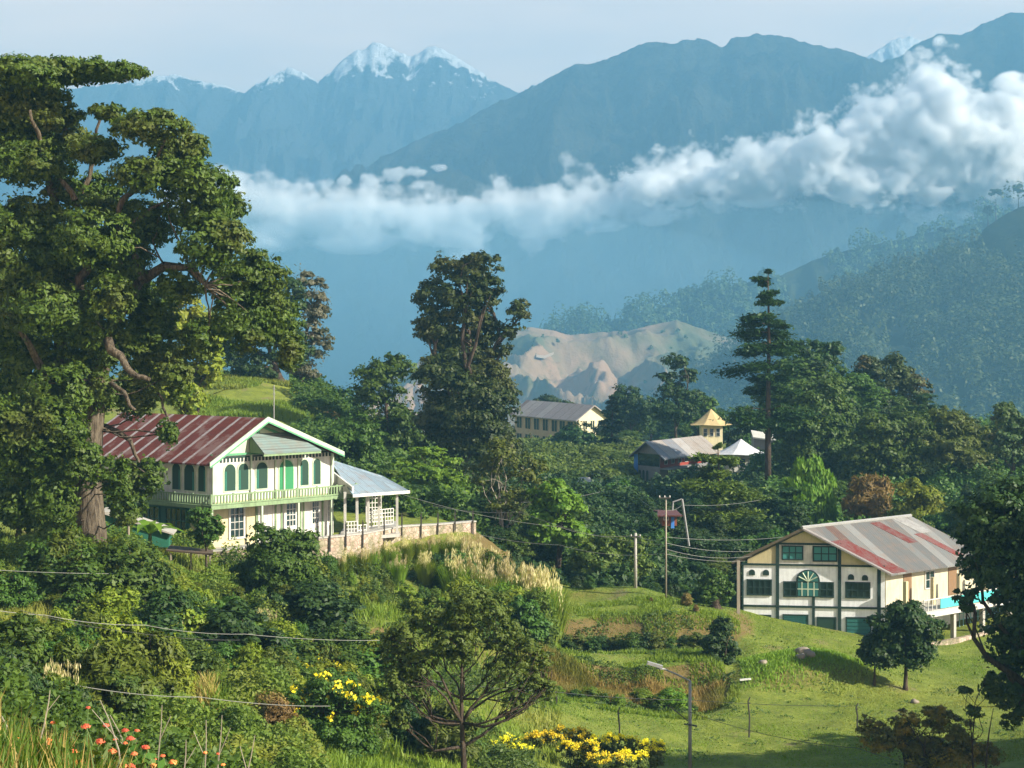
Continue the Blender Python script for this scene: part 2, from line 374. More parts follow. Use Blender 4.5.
# wooded ridges at the right
t = NT('forest_floor'); p = t.pos(False); n = t.noise(p, 0.03, 5, 0.6)
FLOOR = t.bsdf(t.mix(n, (0.02, 0.035, 0.018), (0.07, 0.085, 0.04)), 0.95, 0.05, bump=n, bstr=0.7, bdist=6)
fr, FX, FY, FZ = ridge_mesh('wooded_hill', [(300, 420), (420, 390), (500, 360), (545, 336), (575, 326), (610, 322), (650, 310), (700, 292), (740, 284), (780, 276), (820, 258), (860, 246), (900, 240), (940, 230), (985, 222), (1060, 210), (1200, 190), (1400, 180)],
           1700, -120, 200, 300, FLOOR, amp=0.16, nse=4, seed=63, roughsky=2.0, nr=90, nc=320)
nr_, NX, NY, NZ = ridge_mesh('wooded_hill', [(560, 440), (640, 415), (700, 385), (740, 360), (780, 325), (820, 292), (860, 284), (900, 272), (940, 254), (975, 240), (985, 228), (1000, 218), (1024, 206), (1060, 188), (1120, 150), (1250, 110), (1400, 100)],
           1200, -80, 500, 300, FLOOR, amp=0.10, nse=4, seed=71, roughsky=2.0, nr=110, nc=320)
# ------------------------------------------------------------------ plants: generators
def unit(v): return v / (np.linalg.norm(v, axis=-1, keepdims=True) + 1e-9)
def leaf_quads(P, N, size, aspect=1.6, r_=rng, hang=0.0, shape='diamond'):
    n = len(P); a = unit(np.cross(N, r_.normal(size=(n, 3)))); b = np.cross(N, a)
    if hang:
        a = unit(a * (1 - hang) + np.array([0, 0, -1.0]) * hang); b = unit(np.cross(N, a))
    s = size * r_.uniform(.6, 1.35, (n, 1)); L = a * s * aspect * .5; B = b * s * .5
    V = np.stack([P - L, P + B * .9 - L * .1, P + L, P - B * .9 - L * .1], 1).reshape(-1, 3)
    return V, np.arange(4 * n).reshape(n, 4)
def crown_points(blobs, n, r_, clump=0.42, nc=26, flat=0.8, low=0.8, inner=0.14, up=0.45, cull=.28):
    """blobs: (cx,cy,cz,rx,ry,rz). returns leaf positions and normals"""
    B = np.array(blobs, float); vol = (B[:, 3] * B[:, 4] + B[:, 3] * B[:, 5] + B[:, 4] * B[:, 5]); sh = vol / vol.sum()
    P = []; N = []; CC = []
    for b, s in zip(B, sh):
        k = max(3, int(nc * (0.6 + 0.8 * r_.random()))); d = unit(r_.normal(size=(k, 3)))
        fl = (d[:, 2] < 0) & (r_.random(k) > low); d[fl, 2] *= -1
        rad = r_.uniform(.55, 1.0, (k, 1)); cc = b[:3] + d * b[3:] * rad; cr = clump * b[3:].mean() * r_.uniform(.55, 1.3, k)
        m = max(6, int(n * s * (1 - inner) / k))
        e = unit(r_.normal(size=(k, m, 3))); e[..., 2] = np.where(e[..., 2] < -.2, -e[..., 2] * .6, e[..., 2])
        q = cc[:, None] + e * (cr[:, None, None] * np.array([1, 1, flat])) * r_.uniform(.45, 1.05, (k, m, 1))
        nn = unit(e * .75 + d[:, None] * .35 + np.array([0, 0, up]) + r_.normal(size=(k, m, 3)) * .38)
        P.append(q.reshape(-1, 3)); N.append(nn.reshape(-1, 3)); CC.append(cc)
        mi = max(4, int(n * s * inner)); e = unit(r_.normal(size=(mi, 3)))
        P.append(b[:3] + e * b[3:] * r_.uniform(.2, 1.1, (mi, 1))); N.append(unit(e + r_.normal(size=(mi, 3)) * .6))
    P = np.concatenate(P); N = np.concatenate(N)
    if cull > 0:
        f = 1 / max(.35, min(1.6, clump * B[:, 3:].mean() * 1.0)); o_ = r_.uniform(0, 50, 3)
        v = vnoise(P[:, 0] * f + o_[0] + P[:, 1] * f * .6, P[:, 2] * f * 1.3 + o_[1] - P[:, 1] * f * .4, 3) * .65 + vnoise(P[:, 0] * f * 2.3 - P[:, 1] * f, P[:, 2] * f * 2.6 + o_[2], 8) * .35
        k = v > np.quantile(v, cull) + r_.normal(size=len(v)) * .05; P, N = P[k], N[k]
    return P, N, CC
def limb(mb, p0, p1, r0, r1, r_, bend=0.12, k=5, n=5, rise=0.0):
    p0, p1 = np.array(p0, float), np.array(p1, float); L = np.linalg.norm(p1 - p0); pts = []
    off = r_.normal(size=3) * L * bend
    for i in range(k + 1):
        t = i / k; q = p0 + (p1 - p0) * t + off * math.sin(math.pi * t) + np.array([0, 0, rise * L * math.sin(math.pi * t)])
        if 0 < i < k: q = q + r_.normal(size=3) * L * .018
        pts.append(q)
    mb.tube(pts, [r0 + (r1 - r0) * (i / k) ** .8 for i in range(k + 1)], n); return pts
def at_px(px, py, Y): return np.array(W(px, py, Y))
def plant(name, label, cat, base, blobs, leaf, bark, n=6000, size=.3, tr=.25, group=None, seed=0, fork=0.35, trunk_pts=None,
          twigs=3, aspect=1.6, hang=0.0, stems=1, crown_name='crown', stem_name='trunk', lean=0.0, extra=None, **kw):
    """one tree or bush as an object of its own: trunk with limbs, crown of leaf-sized faces"""
    r_ = np.random.default_rng(seed + 1000); root = thing(name, label, cat, base, group); base = np.array(base)
    P, N, CC = crown_points(blobs, n, r_, **kw)
    V, Fc = leaf_quads(P - base, N, size, aspect, r_, hang)
    cr = link_mesh(crown_name, np_mesh(crown_name, V, Fc), leaf, root)
    mb = MB(); B = np.array(blobs); top = B[:, 2].max(); cen = np.average(B[:, :3], axis=0, weights=B[:, 3])
    for s in range(stems):
        off = np.zeros(3) if stems == 1 else np.append(r_.normal(size=2) * tr * 2.5, 0)
        b0 = base + off + np.array([0, 0, -.3]); tp = np.array([cen[0], cen[1], base[2] + (top - base[2]) * .72]) + off * 2
        if trunk_pts is not None: pts = [np.array(q, float) for q in trunk_pts]
        else:
            kk = 6; bend = r_.normal(size=3) * (top - base[2]) * .03
            pts = [b0 + (tp - b0) * (i / kk) + bend * math.sin(math.pi * i / kk) for i in range(kk + 1)]
        rr = [tr * (1.5 if i == 0 else 1) * (1 - .8 * (i / (len(pts) - 1))) for i in range(len(pts))]
        mb.tube(pts, rr, 8); Pz = np.array(pts)
        for b, cc in zip(B, CC):
            tz = base[2] + (b[2] - base[2]) * (fork + .25 * r_.random()); j = int(np.argmin(abs(Pz[:, 2] - tz))); j = min(max(j, 1), len(pts) - 1)
            r0 = rr[j] * .7
            if stems > 1 and r_.random() < .4: continue
            lp = limb(mb, pts[j], b[:3] + r_.normal(size=3) * b[3:] * .15, r0, max(r0 * .3, .015), r_)
            for c in cc[r_.permutation(len(cc))[:twigs]]:
                q = lp[int(r_.integers(2, len(lp)))]; limb(mb, q, c, max(r0 * .35, .015), .012, r_, k=3, n=4)
    mb.build(stem_name, bark, root, smooth=True)
    if extra: extra(root, r_, P, N)
    return root
def copy_plant(src, loc, rz=0, s=(1, 1, 1), label=None, group=None, leaf=None):
    r = src.copy(); COL.objects.link(r); r.location = loc; r.rotation_euler = (0, 0, rz); r.scale = s
    if label: r['label'] = label
    if group: r['group'] = group
    for ch in list(src.children):
        c = ch.copy(); COL.objects.link(c); c.parent = r
        if leaf and ch.name.split('.')[0] in ('crown', 'foliage', 'blades'):
            c.material_slots[0].link = 'OBJECT'; c.material_slots[0].material = leaf
    return r
def pxblobs(L, Y, depth=0.9, dy=0.5, seed=0):
    """(px, py, rx px, ry px[, dY]) -> world ellipsoids"""
    r_ = random.Random(seed); out = []
    for b in L:
        px, py, rx, ry = b[:4]; d = b[4] if len(b) > 4 else r_.uniform(-dy, dy) * rx * Y / F
        x, y, z = W(px, py, Y); y2 = Y + d; k = y2 / Y
        out.append((x * k, y2, z * k, rx * Y / F, rx * Y / F * depth, ry * Y / F))
    return out
# leaves and bark
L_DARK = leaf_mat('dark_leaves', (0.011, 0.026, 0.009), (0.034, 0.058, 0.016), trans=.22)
L_MID = leaf_mat('mid_leaves', (0.020, 0.046, 0.011), (0.072, 0.115, 0.022), trans=.3)
L_OLIVE = leaf_mat('olive_leaves', (0.034, 0.052, 0.012), (0.105, 0.125, 0.026), (0.07, 0.085, 0.02), trans=.3)
L_BRIGHT = leaf_mat('bright_leaves', (0.060, 0.120, 0.016), (0.150, 0.210, 0.030), trans=.4)
L_YEL = leaf_mat('yellow_green_leaves', (0.090, 0.130, 0.018), (0.220, 0.230, 0.035), (0.16, 0.14, 0.03), trans=.4)
L_RED = leaf_mat('russet_leaves', (0.024, 0.045, 0.018), (0.062, 0.075, 0.030), (0.105, 0.050, 0.030), trans=.2)
L_BROWN = leaf_mat('dry_leaves', (0.09, 0.055, 0.025), (0.20, 0.13, 0.06), trans=.3)
L_GREY = leaf_mat('grey_violet_leaves', (0.06, 0.06, 0.05), (0.13, 0.115, 0.10), (0.04, 0.06, 0.03), trans=.3)
L_GIANT = leaf_mat('giant_leaves', (0.010, 0.024, 0.008), (0.040, 0.060, 0.014), (0.058, 0.064, 0.018), trans=.2, cscale=.35)
L_BIG = leaf_mat('spreading_tree_leaves', (0.016, 0.032, 0.007), (0.078, 0.105, 0.018), (0.065, 0.070, 0.018), trans=.3, cscale=.4)
L_SUN = leaf_mat('sunny_leaves', (0.036, 0.058, 0.012), (0.130, 0.155, 0.028), (0.15, 0.14, 0.03), trans=.4)
L_GOLD = leaf_mat('golden_leaves', (0.05, 0.09, 0.015), (0.10, 0.14, 0.02), (0.60, 0.46, 0.03), trans=.3, cscale=2.2)
def bark_mat(name, a, b):
    t = NT(name); p = t.pos(); n = t.noise(t.mapping(p, (1, 1, .16)), 6, 6, .75); n = t.ramp(n, [(.36, 0.), (.64, 1.)])
    return t.bsdf(t.mix(n, a, b), .9, .1, bump=n, bstr=.8, bdist=.05)
B_DARK = bark_mat('dark_bark', (0.03, 0.022, 0.016), (0.10, 0.075, 0.055))
B_PALE = bark_mat('pale_bark', (0.22, 0.19, 0.15), (0.42, 0.38, 0.31))
B_BIG = bark_mat('lichen_bark', (0.030, 0.022, 0.016), (0.17, 0.14, 0.10))
# ------------------------------------------------------------------ trees one can point to
def TR(name, label, px, Y, L, leaf, bark=None, n=6000, size=.3, tr=.3, seed=1, cat='tree', zb=None, depth=.9, **k):
    b = G(px, Y)
    if zb is not None: b = (b[0], b[1], zb)
    return plant(name, label, cat, b, pxblobs(L, Y, depth, seed=seed), leaf, bark or B_DARK, int(n * 2.1), size * .78, tr, seed=seed, **k)

# the great spreading tree at the left
Yb = 104
bigL = [(20, 75, 48, 16), (70, 72, 48, 12), (115, 72, 32, 9), (10, 110, 42, 22), (45, 118, 36, 16), (108, 112, 18, 8), (150, 128, 38, 16), (180, 148, 30, 17), (195, 185, 40, 22),
        (150, 175, 40, 18), (228, 205, 22, 16), (30, 165, 45, 22), (85, 200, 42, 24), (20, 225, 50, 32), (140, 225, 40, 24), (215, 245, 36, 28), (255, 280, 30, 30), (275, 318, 26, 30),
        (240, 320, 30, 34), (60, 270, 52, 36), (10, 320, 48, 40), (110, 300, 26, 24), (40, 370, 50, 42), (95, 352, 30, 30), (15, 440, 45, 42), (50, 440, 32, 40), (150, 350, 28, 44), (175, 378, 22, 26),
        (135, 395, 22, 26), (25, 500, 42, 32), (70, 500, 20, 22), (130, 290, 24, 20), (180, 285, 24, 18), (290, 352, 14, 20), (200, 340, 20, 22), (148, 476, 20, 20), (128, 490, 22, 30), (168, 434, 12, 16),
        (90, 240, 40, 30), (45, 310, 40, 30), (150, 310, 30, 24), (85, 320, 34, 30), (120, 260, 34, 24), (60, 400, 36, 34), (98, 394, 24, 20), (20, 270, 44, 30), (200, 215, 34, 20), (235, 290, 26, 22), (74, 455, 16, 18), (75, 470, 22, 24), (120, 340, 22, 20), (8, 140, 26, 16), (35, 94, 36, 13), (66, 142, 32, 16), (24, 150, 30, 18), (95, 150, 26, 14),
        (78, 465, 24, 24, -3.5), (55, 500, 26, 26, -3.5), (116, 478, 14, 24, -3), (66, 430, 24, 22, -3), (60, 535, 20, 14, -3), (125, 512, 12, 16, -2.5)]
tb = np.array(G(92, Yb))
def bp(px, py, dy=0): return at_px(px, py, Yb) * ((Yb + dy) / Yb)
mbx = MB(); r_ = np.random.default_rng(5)
root = thing('spreading_tree', 'huge spreading tree with flat layered crown and pale thick trunk at the left edge', 'tree', tuple(tb))
P, N, CC = crown_points([(x, y, z, a, b_, c) for x, y, z, a, b_, c in pxblobs([tuple(q) for q in bigL], Yb, .95, 1.6, 3)], 760000, r_, clump=.33, nc=42, flat=.65, inner=.38, low=.9, up=.4, cull=.36)
V, Fc = leaf_quads(P - tb, N, .15, 1.8, r_, .15); link_mesh('crown', np_mesh('crown', V, Fc), L_BIG, root)
tk = [tb + [0, 0, -.5], bp(90, 520), bp(88, 480), bp(92, 430), bp(98, 380), bp(108, 340, 1), bp(122, 305, 1), bp(142, 280, 1), bp(165, 266, 0), bp(190, 268, -1), bp(205, 285, -2)]
mbx.tube(tk, [1.05, .82, .72, .62, .52, .45, .38, .32, .26, .18, .09], 10)
mbx.tube([tb + [-.9, 1.2, -.5], bp(78, 520, 2), bp(70, 470, 2), bp(62, 400, 2), bp(60, 330, 2), bp(52, 260, 2), bp(55, 200, 2), bp(62, 150, 2), bp(70, 100, 2)], [.5, .46, .42, .4, .36, .3, .25, .18, .09], 9)
for a, c, ra, rb in [((98, 380), (80, 290), .45, .3), ((80, 290), (75, 200), .3, .2), ((75, 200), (100, 120), .2, .08), ((122, 305), (118, 240), .34, .24), ((118, 240), (135, 190), .24, .15), ((135, 190), (165, 140), .15, .06),
                     ((142, 280), (140, 230), .26, .16), ((165, 266), (215, 255), .22, .12), ((190, 268), (245, 300), .2, .08), ((62, 400), (20, 330), .35, .15), ((52, 260), (10, 200), .3, .1), ((55, 200), (30, 110), .25, .08),
                     ((108, 340), (150, 380), .3, .12), ((150, 380), (170, 430), .13, .06), ((92, 430), (130, 440), .26, .14), ((130, 440), (152, 480), .14, .05), ((118, 240), (170, 200), .18, .07), ((75, 200), (20, 160), .2, .08), ((98, 380), (135, 410), .2, .09)]:
    limb(mbx, bp(*a, r_.uniform(-1, 2)), bp(*c, r_.uniform(-3, 3)), ra, rb, r_, bend=.09, k=7, n=6)
for cc in CC:
    for c in cc[:2]:
        j = min(range(1, len(tk)), key=lambda i: np.linalg.norm(tk[i] - c)); (np.linalg.norm(tk[j] - c) < 5.5) and limb(mbx, tk[j], c, .07, .02, r_, k=6, n=4, bend=.1)
mbx.build('trunk', B_BIG, root, smooth=True)

TR('evergreen_tree', 'tall dark columnar evergreen with a round side tuft rising above the valley middle', 465, 190,
   [(448, 272, 20, 18), (478, 268, 24, 17), (432, 298, 18, 20), (462, 300, 28, 24), (488, 292, 16, 20), (440, 328, 24, 20), (474, 332, 28, 24), (460, 362, 30, 26), (486, 372, 24, 28), (440, 385, 26, 30), (505, 350, 8, 8), (518, 316, 13, 16), (508, 334, 8, 8),
    (470, 405, 38, 34), (496, 412, 22, 34), (445, 425, 32, 36), (475, 445, 38, 34), (500, 450, 22, 30)], L_GIANT, n=62000, size=.32, tr=.95, seed=4, clump=.36, nc=34, flat=.9, inner=.14, up=.3)
# knoll trees behind the mansion
TR('knoll_tree', 'dark dense tree standing on the grassy knoll above the striped roof', 283, 216,
   [(262, 300, 26, 26), (240, 335, 24, 30), (275, 330, 26, 28), (255, 362, 28, 20), (225, 360, 20, 20), (288, 300, 20, 24), (296, 345, 18, 22)], L_DARK, n=16000, size=.36, tr=.5, seed=8, inner=.1)
TR('knoll_tree', 'greyish violet tree thinning towards the sky at the right end of the grassy knoll', 302, 222,
   [(300, 285, 18, 20), (316, 305, 15, 24), (322, 340, 12, 18), (305, 365, 20, 18), (310, 330, 14, 22)], L_GREY, n=6500, size=.34, tr=.35, seed=9, nc=18, inner=.1)
TR('autumn_tree', 'yellow green tree turning russet between the great tree and the dark knoll trees', 185, 150,
   [(175, 320, 30, 26), (205, 330, 20, 22), (185, 360, 34, 28), (212, 368, 14, 16), (160, 375, 30, 34), (190, 395, 22, 22)], L_YEL, n=15000, size=.3, tr=.4, seed=11, inner=.08)
# middle distance, left to right
spec = [
 ('broadleaf_tree', 'tall two lobed tree with a sunlit right side, left of the dark columnar evergreen', 388, 200, [(372, 385, 24, 22), (398, 375, 18, 22), (385, 368, 20, 14), (385, 415, 32, 26), (400, 440, 26, 30), (365, 430, 24, 28)], L_MID, 14000, .34),
 ('broadleaf_tree', 'dark rounded tree just right of the knoll, behind the blue veranda roof', 333, 215, [(325, 412, 24, 20), (345, 405, 16, 16), (310, 425, 20, 16), (335, 432, 26, 20)], L_DARK, 8000, .36),
 ('broadleaf_tree', 'light green round tree behind the slope of the blue veranda roof', 355, 172, [(352, 432, 22, 18), (368, 445, 16, 18), (338, 448, 18, 18), (355, 462, 28, 18)], L_MID, 9000, .28),
 ('umbrella_tree', 'flat topped feathery light green tree right of the veranda roof', 425, 160, [(425, 452, 20, 6), (445, 462, 18, 6), (405, 462, 18, 6), (430, 472, 30, 8), (455, 480, 18, 7), (405, 482, 20, 8), (432, 492, 34, 10)], L_BRIGHT, 9000, .26),
 ('broadleaf_tree', 'dark bushy tree at the foot of the columnar evergreen', 470, 170, [(465, 478, 28, 22), (445, 495, 22, 20), (490, 500, 24, 22), (420, 512, 22, 16)], L_DARK, 9000, .3),
 ('pale_stemmed_tree', 'thin leaved tree with several pale bare stems in front of the columnar evergreen', 510, 148, [(500, 455, 22, 16), (525, 470, 20, 16), (485, 478, 18, 18), (540, 492, 14, 16), (508, 500, 24, 18)], L_OLIVE, 3600, .26),
 ('bright_bush_tree', 'vivid yellow green leafy tree between the pale stemmed tree and the single utility pole', 556, 146, [(548, 500, 18, 16), (566, 505, 16, 16), (555, 490, 12, 10), (550, 528, 22, 18), (572, 535, 16, 14)], L_BRIGHT, 9000, .3),
 ('orchard_tree', 'low wide spreading tree with dusty leaves left of the single utility pole', 606, 143, [(590, 548, 16, 12), (612, 545, 16, 12), (635, 550, 16, 14), (600, 562, 24, 12), (640, 568, 14, 10), (577, 562, 12, 12)], L_OLIVE, 9000, .22),
 ('round_tree', 'dark round tree in front of the long yellow building', 575, 300, [(575, 440, 22, 15), (560, 448, 14, 12), (592, 450, 14, 12), (575, 458, 26, 14)], L_DARK, 7000, .45),
 ('broadleaf_tree', 'olive tree below the gable end of the long yellow building', 596, 260, [(596, 468, 18, 14), (612, 472, 14, 14), (580, 476, 16, 12)], L_OLIVE, 5000, .4),
 ('broadleaf_tree', 'dark green tree standing before the blue end of the red walled house', 618, 205, [(616, 496, 18, 14), (632, 505, 16, 14), (604, 512, 20, 14), (622, 520, 24, 14)], L_MID, 8000, .32),
 ('lone_pine', 'dark open topped pine directly behind the red walled house', 677, 295, [(676, 362, 13, 8), (668, 378, 12, 7), (688, 376, 11, 7), (672, 394, 20, 10), (690, 398, 16, 9), (676, 412, 24, 12)], L_DARK, 7000, .45),
 ('background_tree', 'dark tree behind the gable of the long yellow building', 630, 335, [(628, 398, 15, 12), (645, 408, 14, 12), (618, 412, 14, 12), (635, 424, 20, 14)], L_DARK, 6000, .5),
 ('background_tree', 'round tree peeping over the left end of the long yellow roof', 545, 385, [(548, 402, 14, 6), (560, 408, 16, 7), (538, 410, 12, 6)], L_DARK, 3000, .5),
 ('background_tree', 'grey green tree between the open topped pine and the golden roof', 700, 310, [(702, 408, 14, 12), (690, 420, 14, 12), (716, 422, 12, 10)], L_MID, 4500, .45),
 ('background_tree', 'dark tree just right of the golden pavilion roof', 745, 290, [(742, 422, 13, 14), (752, 434, 12, 12), (735, 440, 10, 10)], L_DARK, 4500, .45),
 ('hill_tree', 'spiky topped dark tree highest on the wooded slope, right of the tall conifer', 815, 240, [(806, 352, 14, 14), (826, 356, 18, 14), (812, 378, 28, 22), (836, 385, 18, 22), (800, 400, 22, 24)], L_DARK, 13000, .4),
 ('hill_tree', 'broad dome of a tree with russet shoots on the skyline of the wooded slope', 890, 246, [(868, 372, 18, 14), (890, 374, 22, 16), (910, 392, 20, 20), (880, 400, 30, 24), (922, 412, 14, 14)], L_RED, 14000, .4),
 ('hill_tree', 'large full green tree with a sunlit right flank on the wooded slope', 822, 214, [(800, 405, 22, 24), (822, 400, 22, 24), (840, 425, 20, 26), (812, 435, 32, 30), (845, 452, 20, 22), (790, 445, 20, 28)], L_MID, 18000, .34),
 ('hill_tree', 'wide mid green tree in the centre of the wooded slope below the russet dome', 890, 205, [(880, 432, 26, 18), (910, 430, 22, 18), (870, 455, 26, 20), (905, 460, 30, 24), (860, 478, 24, 18)], L_MID, 16000, .34),
 ('feathery_tree', 'soft feathery olive green tree right of the middle of the wooded slope', 955, 208, [(950, 425, 22, 16), (968, 440, 20, 20), (940, 448, 26, 20), (965, 470, 30, 22), (985, 462, 12, 18)], L_OLIVE, 16000, .28),
 ('hill_tree', 'dark tree with yellowed leaves at the right edge of the wooded slope', 1012, 200, [(1006, 418, 14, 14), (1020, 432, 14, 16), (1004, 448, 18, 18), (1022, 470, 18, 22)], L_RED, 8000, .36),
 ('weeping_tree', 'bright weeping tree like a green waterfall left of the patchwork roof', 808, 178, [(808, 474, 16, 14), (820, 488, 13, 16), (798, 490, 12, 16), (808, 508, 22, 22), (822, 520, 12, 14)], L_BRIGHT, 9000, .28),
 ('wispy_tree', 'brown twiggy half bare tree behind the ridge of the patchwork roof', 868, 176, [(862, 492, 14, 18), (878, 490, 14, 16), (868, 508, 24, 18)], L_BROWN, 4500, .24),
 ('yellowing_tree', 'yellow green layered tree behind the right end of the patchwork roof', 922, 172, [(912, 490, 14, 10), (928, 500, 16, 12), (918, 515, 24, 16), (940, 520, 14, 12)], L_YEL, 9000, .28),
]
HUGE = {}
for i, (nm, lab, px, Y, L, leaf, n, sz) in enumerate(spec):
    kw = {}
    if nm == 'pale_stemmed_tree': kw = dict(bark=B_PALE, stems=4, tr=.14, fork=.3, inner=.15, nc=14)
    if nm == 'weeping_tree': kw = dict(hang=.7, aspect=3.0, flat=1.5)
    if nm == 'wispy_tree': kw = dict(stems=6, tr=.1, inner=.4, aspect=3.5, hang=-.6, twigs=8, bark=bark_mat('twig_bark', (0.12, 0.07, 0.035), (0.22, 0.14, 0.08)))
    if nm == 'umbrella_tree': kw = dict(flat=.35, nc=20, up=1.2, clump=.3)
    if nm == 'feathery_tree': kw = dict(aspect=2.6, inner=.1)
    HUGE[i] = TR(nm, lab, px, Y, L, leaf, n=n, size=sz, seed=20 + i, **kw)

# conifers with tiers
def conifer(name, label, px, Y, top, bot, wid, leaf, nt=13, n=9000, size=.3, tr=.32, seed=1, drop=.15, bare=.3, irregular=.3):
    r_ = np.random.default_rng(seed); b = np.array(G(px, Y)); root = thing(name, label, 'conifer', tuple(b)); mb = MB()
    zt = (H - top) * Y / F; zb_ = (H - bot) * Y / F; wd = wid * Y / F; P = []; N = []
    hh = zt - b[2]; mb.tube([b + [0, 0, -.3], b + [0, 0, hh * .3], b + [.1, 0, hh * .7], b + [0, 0, hh]], [tr * 1.2, tr, tr * .55, .04], 8)
    for i in range(nt):
        f = min(1, max(0, i / (nt - 1) + r_.normal() * .022 * (i < nt - 1))); z = zb_ + (zt - zb_) * f ** .92; rad = wd * (1 - f) ** .6 * (.55 + irregular * 1.5 * r_.random()) + .35
        for k in range(5 if f < .9 else 3):
            a = r_.uniform(0, 6.283); ll = rad * r_.uniform(.55, 1.1); tip = b + [math.cos(a) * ll, math.sin(a) * ll, 0]; tip[2] = z - ll * drop + r_.normal() * .2
            limb(mb, [b[0], b[1], z], tip, .07, .015, r_, k=3, n=4, bend=.05, rise=.08)
            m = int(n / nt / 5 * (.5 + ll / wd)); tt = r_.uniform(bare, 1.05, (m, 1)) ** .8; base = np.array([b[0], b[1], z]); ax = tip - base
            q = base + ax * tt + r_.normal(size=(m, 3)) * np.array([.24, .24, .10]) * (ll * .75) + [0, 0, .12]
            P.append(q); N.append(unit(np.array([0, 0, 1.0]) + r_.normal(size=(m, 3)) * .45))
    P = np.concatenate(P); N = np.concatenate(N); V, Fc = leaf_quads(P - b, N, size, 2.2, r_); link_mesh('crown', np_mesh('crown', V, Fc), leaf, root)
    mb.build('trunk', B_DARK, root, smooth=True); return root
conifer('tall_conifer', 'tallest slender conifer with open tiers, left of the wooded slope', 768, 206, 272, 430, 38, L_DARK, nt=15, n=30000, size=.24, seed=3, irregular=.6)
conifer('layered_pine', 'broad low pine with flat layered pads below the white pavilion', 718, 172, 448, 555, 52, L_OLIVE, nt=9, n=34000, size=.2, tr=.28, seed=6, drop=.05, irregular=.5)
conifer('young_conifer', 'slim young conifer left of the open topped pine', 612, 300, 398, 440, 14, L_DARK, nt=8, n=3000, size=.4, tr=.2, seed=8)

# trees around the lawn
TR('lawn_tree', 'leafy young tree with slender trunk on the lawn before the white house porch', 905, 116, [(905, 618, 22, 18), (922, 634, 20, 18), (896, 640, 26, 20), (915, 655, 22, 16), (885, 626, 16, 14)], L_DARK, n=12000, size=.2, tr=.16, seed=61, fork=.6)
TR('lawn_tree', 'smaller leaning tree growing against the left side of the leafy young lawn tree', 874, 116, [(874, 648, 16, 14), (882, 660, 16, 10), (866, 655, 10, 10)], L_DARK, n=4500, size=.2, tr=.12, seed=62, fork=.7)
TR('lawn_shrub', 'dark upright shrub on the bank in the middle of the lawn', 720, 119, [(722, 628, 10, 12), (714, 642, 13, 12), (726, 648, 13, 12), (718, 662, 18, 12), (716, 675, 12, 10)], L_DARK, n=6000, size=.2, tr=.1, seed=63, stems=3, cat='shrub')
TR('vine_covered_stump', 'rounded tree stump smothered in creeper left of the white half timbered house', 716, 134, [(714, 582, 14, 13), (722, 592, 12, 14), (708, 596, 12, 12)], L_MID, n=7000, size=.17, tr=.5, seed=64, cat='stump', clump=.3, inner=.2)
TR('shade_tree', 'big dark shaded tree at the right edge in front of the house porch', 1046, 90, [(1000, 520, 46, 34), (978, 530, 24, 22), (1030, 505, 40, 30), (990, 562, 32, 24), (1020, 580, 44, 36), (968, 600, 14, 14), (1030, 630, 36, 44), (1006, 645, 24, 30), (1018, 690, 22, 26), (1060, 560, 60, 60), (1075, 650, 50, 60)],
   L_DARK, n=42000, size=.22, tr=.5, seed=65, inner=.1)
TR('sparse_tree', 'small sparse tree with thin forked stems at the bottom right', 985, 88, [(990, 690, 12, 9), (1004, 700, 14, 10), (975, 712, 10, 6), (1010, 722, 12, 8), (965, 690, 7, 4), (992, 678, 8, 6)], L_MID, n=1500, size=.2, tr=.07, seed=66, stems=2, nc=9, inner=.3)
TR('clipped_shrub', 'dark golden tipped shrub of rounded pads at the bottom right corner', 925, 93, [(880, 742, 24, 15), (905, 724, 18, 13), (935, 718, 18, 14), (955, 732, 22, 14), (920, 746, 30, 17), (965, 750, 26, 14), (990, 756, 16, 12), (870, 728, 14, 12), (940, 762, 40, 14)], leaf_mat('bronze_leaves', (0.06, 0.065, 0.014), (0.17, 0.15, 0.025), (0.32, 0.24, 0.035), trans=.25, cscale=1.2),
   n=30000, size=.12, tr=.12, seed=67, stems=4, cat='shrub', clump=.3, nc=22)
L_OPEN = leaf_mat('open_tree_leaves', (0.042, 0.074, 0.020), (0.135, 0.18, 0.048), trans=.4)
def open_tree():
    Y = 82; L = [(440, 615, 36, 16), (480, 610, 34, 16), (410, 635, 26, 16), (450, 640, 34, 14), (500, 635, 28, 18), (525, 655, 20, 20), (400, 660, 18, 14), (535, 685, 16, 18), (470, 598, 26, 12), (515, 700, 14, 16), (420, 690, 14, 12), (400, 718, 12, 12), (400, 680, 18, 16), (418, 662, 22, 15), (505, 672, 22, 16), (540, 665, 14, 17), (390, 640, 14, 12), (460, 655, 20, 10), (545, 690, 12, 14)]
    return TR('open_branched_tree', 'rounded open branched tree standing alone in the lower middle of the picture', 466, Y, L, L_OPEN, n=30000, size=.13, tr=.17, seed=70, fork=.45, twigs=12, inner=.1, clump=.26, nc=34)
open_tree()
TR('garden_tree', 'full bright green tree hiding the foot of the stone wall below the mansion', 285, 112, [(270, 545, 26, 18), (298, 548, 22, 18), (285, 570, 34, 22), (255, 575, 26, 18), (310, 590, 22, 20), (290, 600, 28, 18), (305, 625, 18, 14)], L_MID, n=22000, size=.2, tr=.2, seed=71, stems=2)
TR('garden_tree', 'small light green tree in front of the mansion corner', 207, 114, [(200, 518, 14, 11), (214, 526, 12, 10), (205, 535, 16, 9)], L_MID, n=4500, size=.17, tr=.1, seed=72)
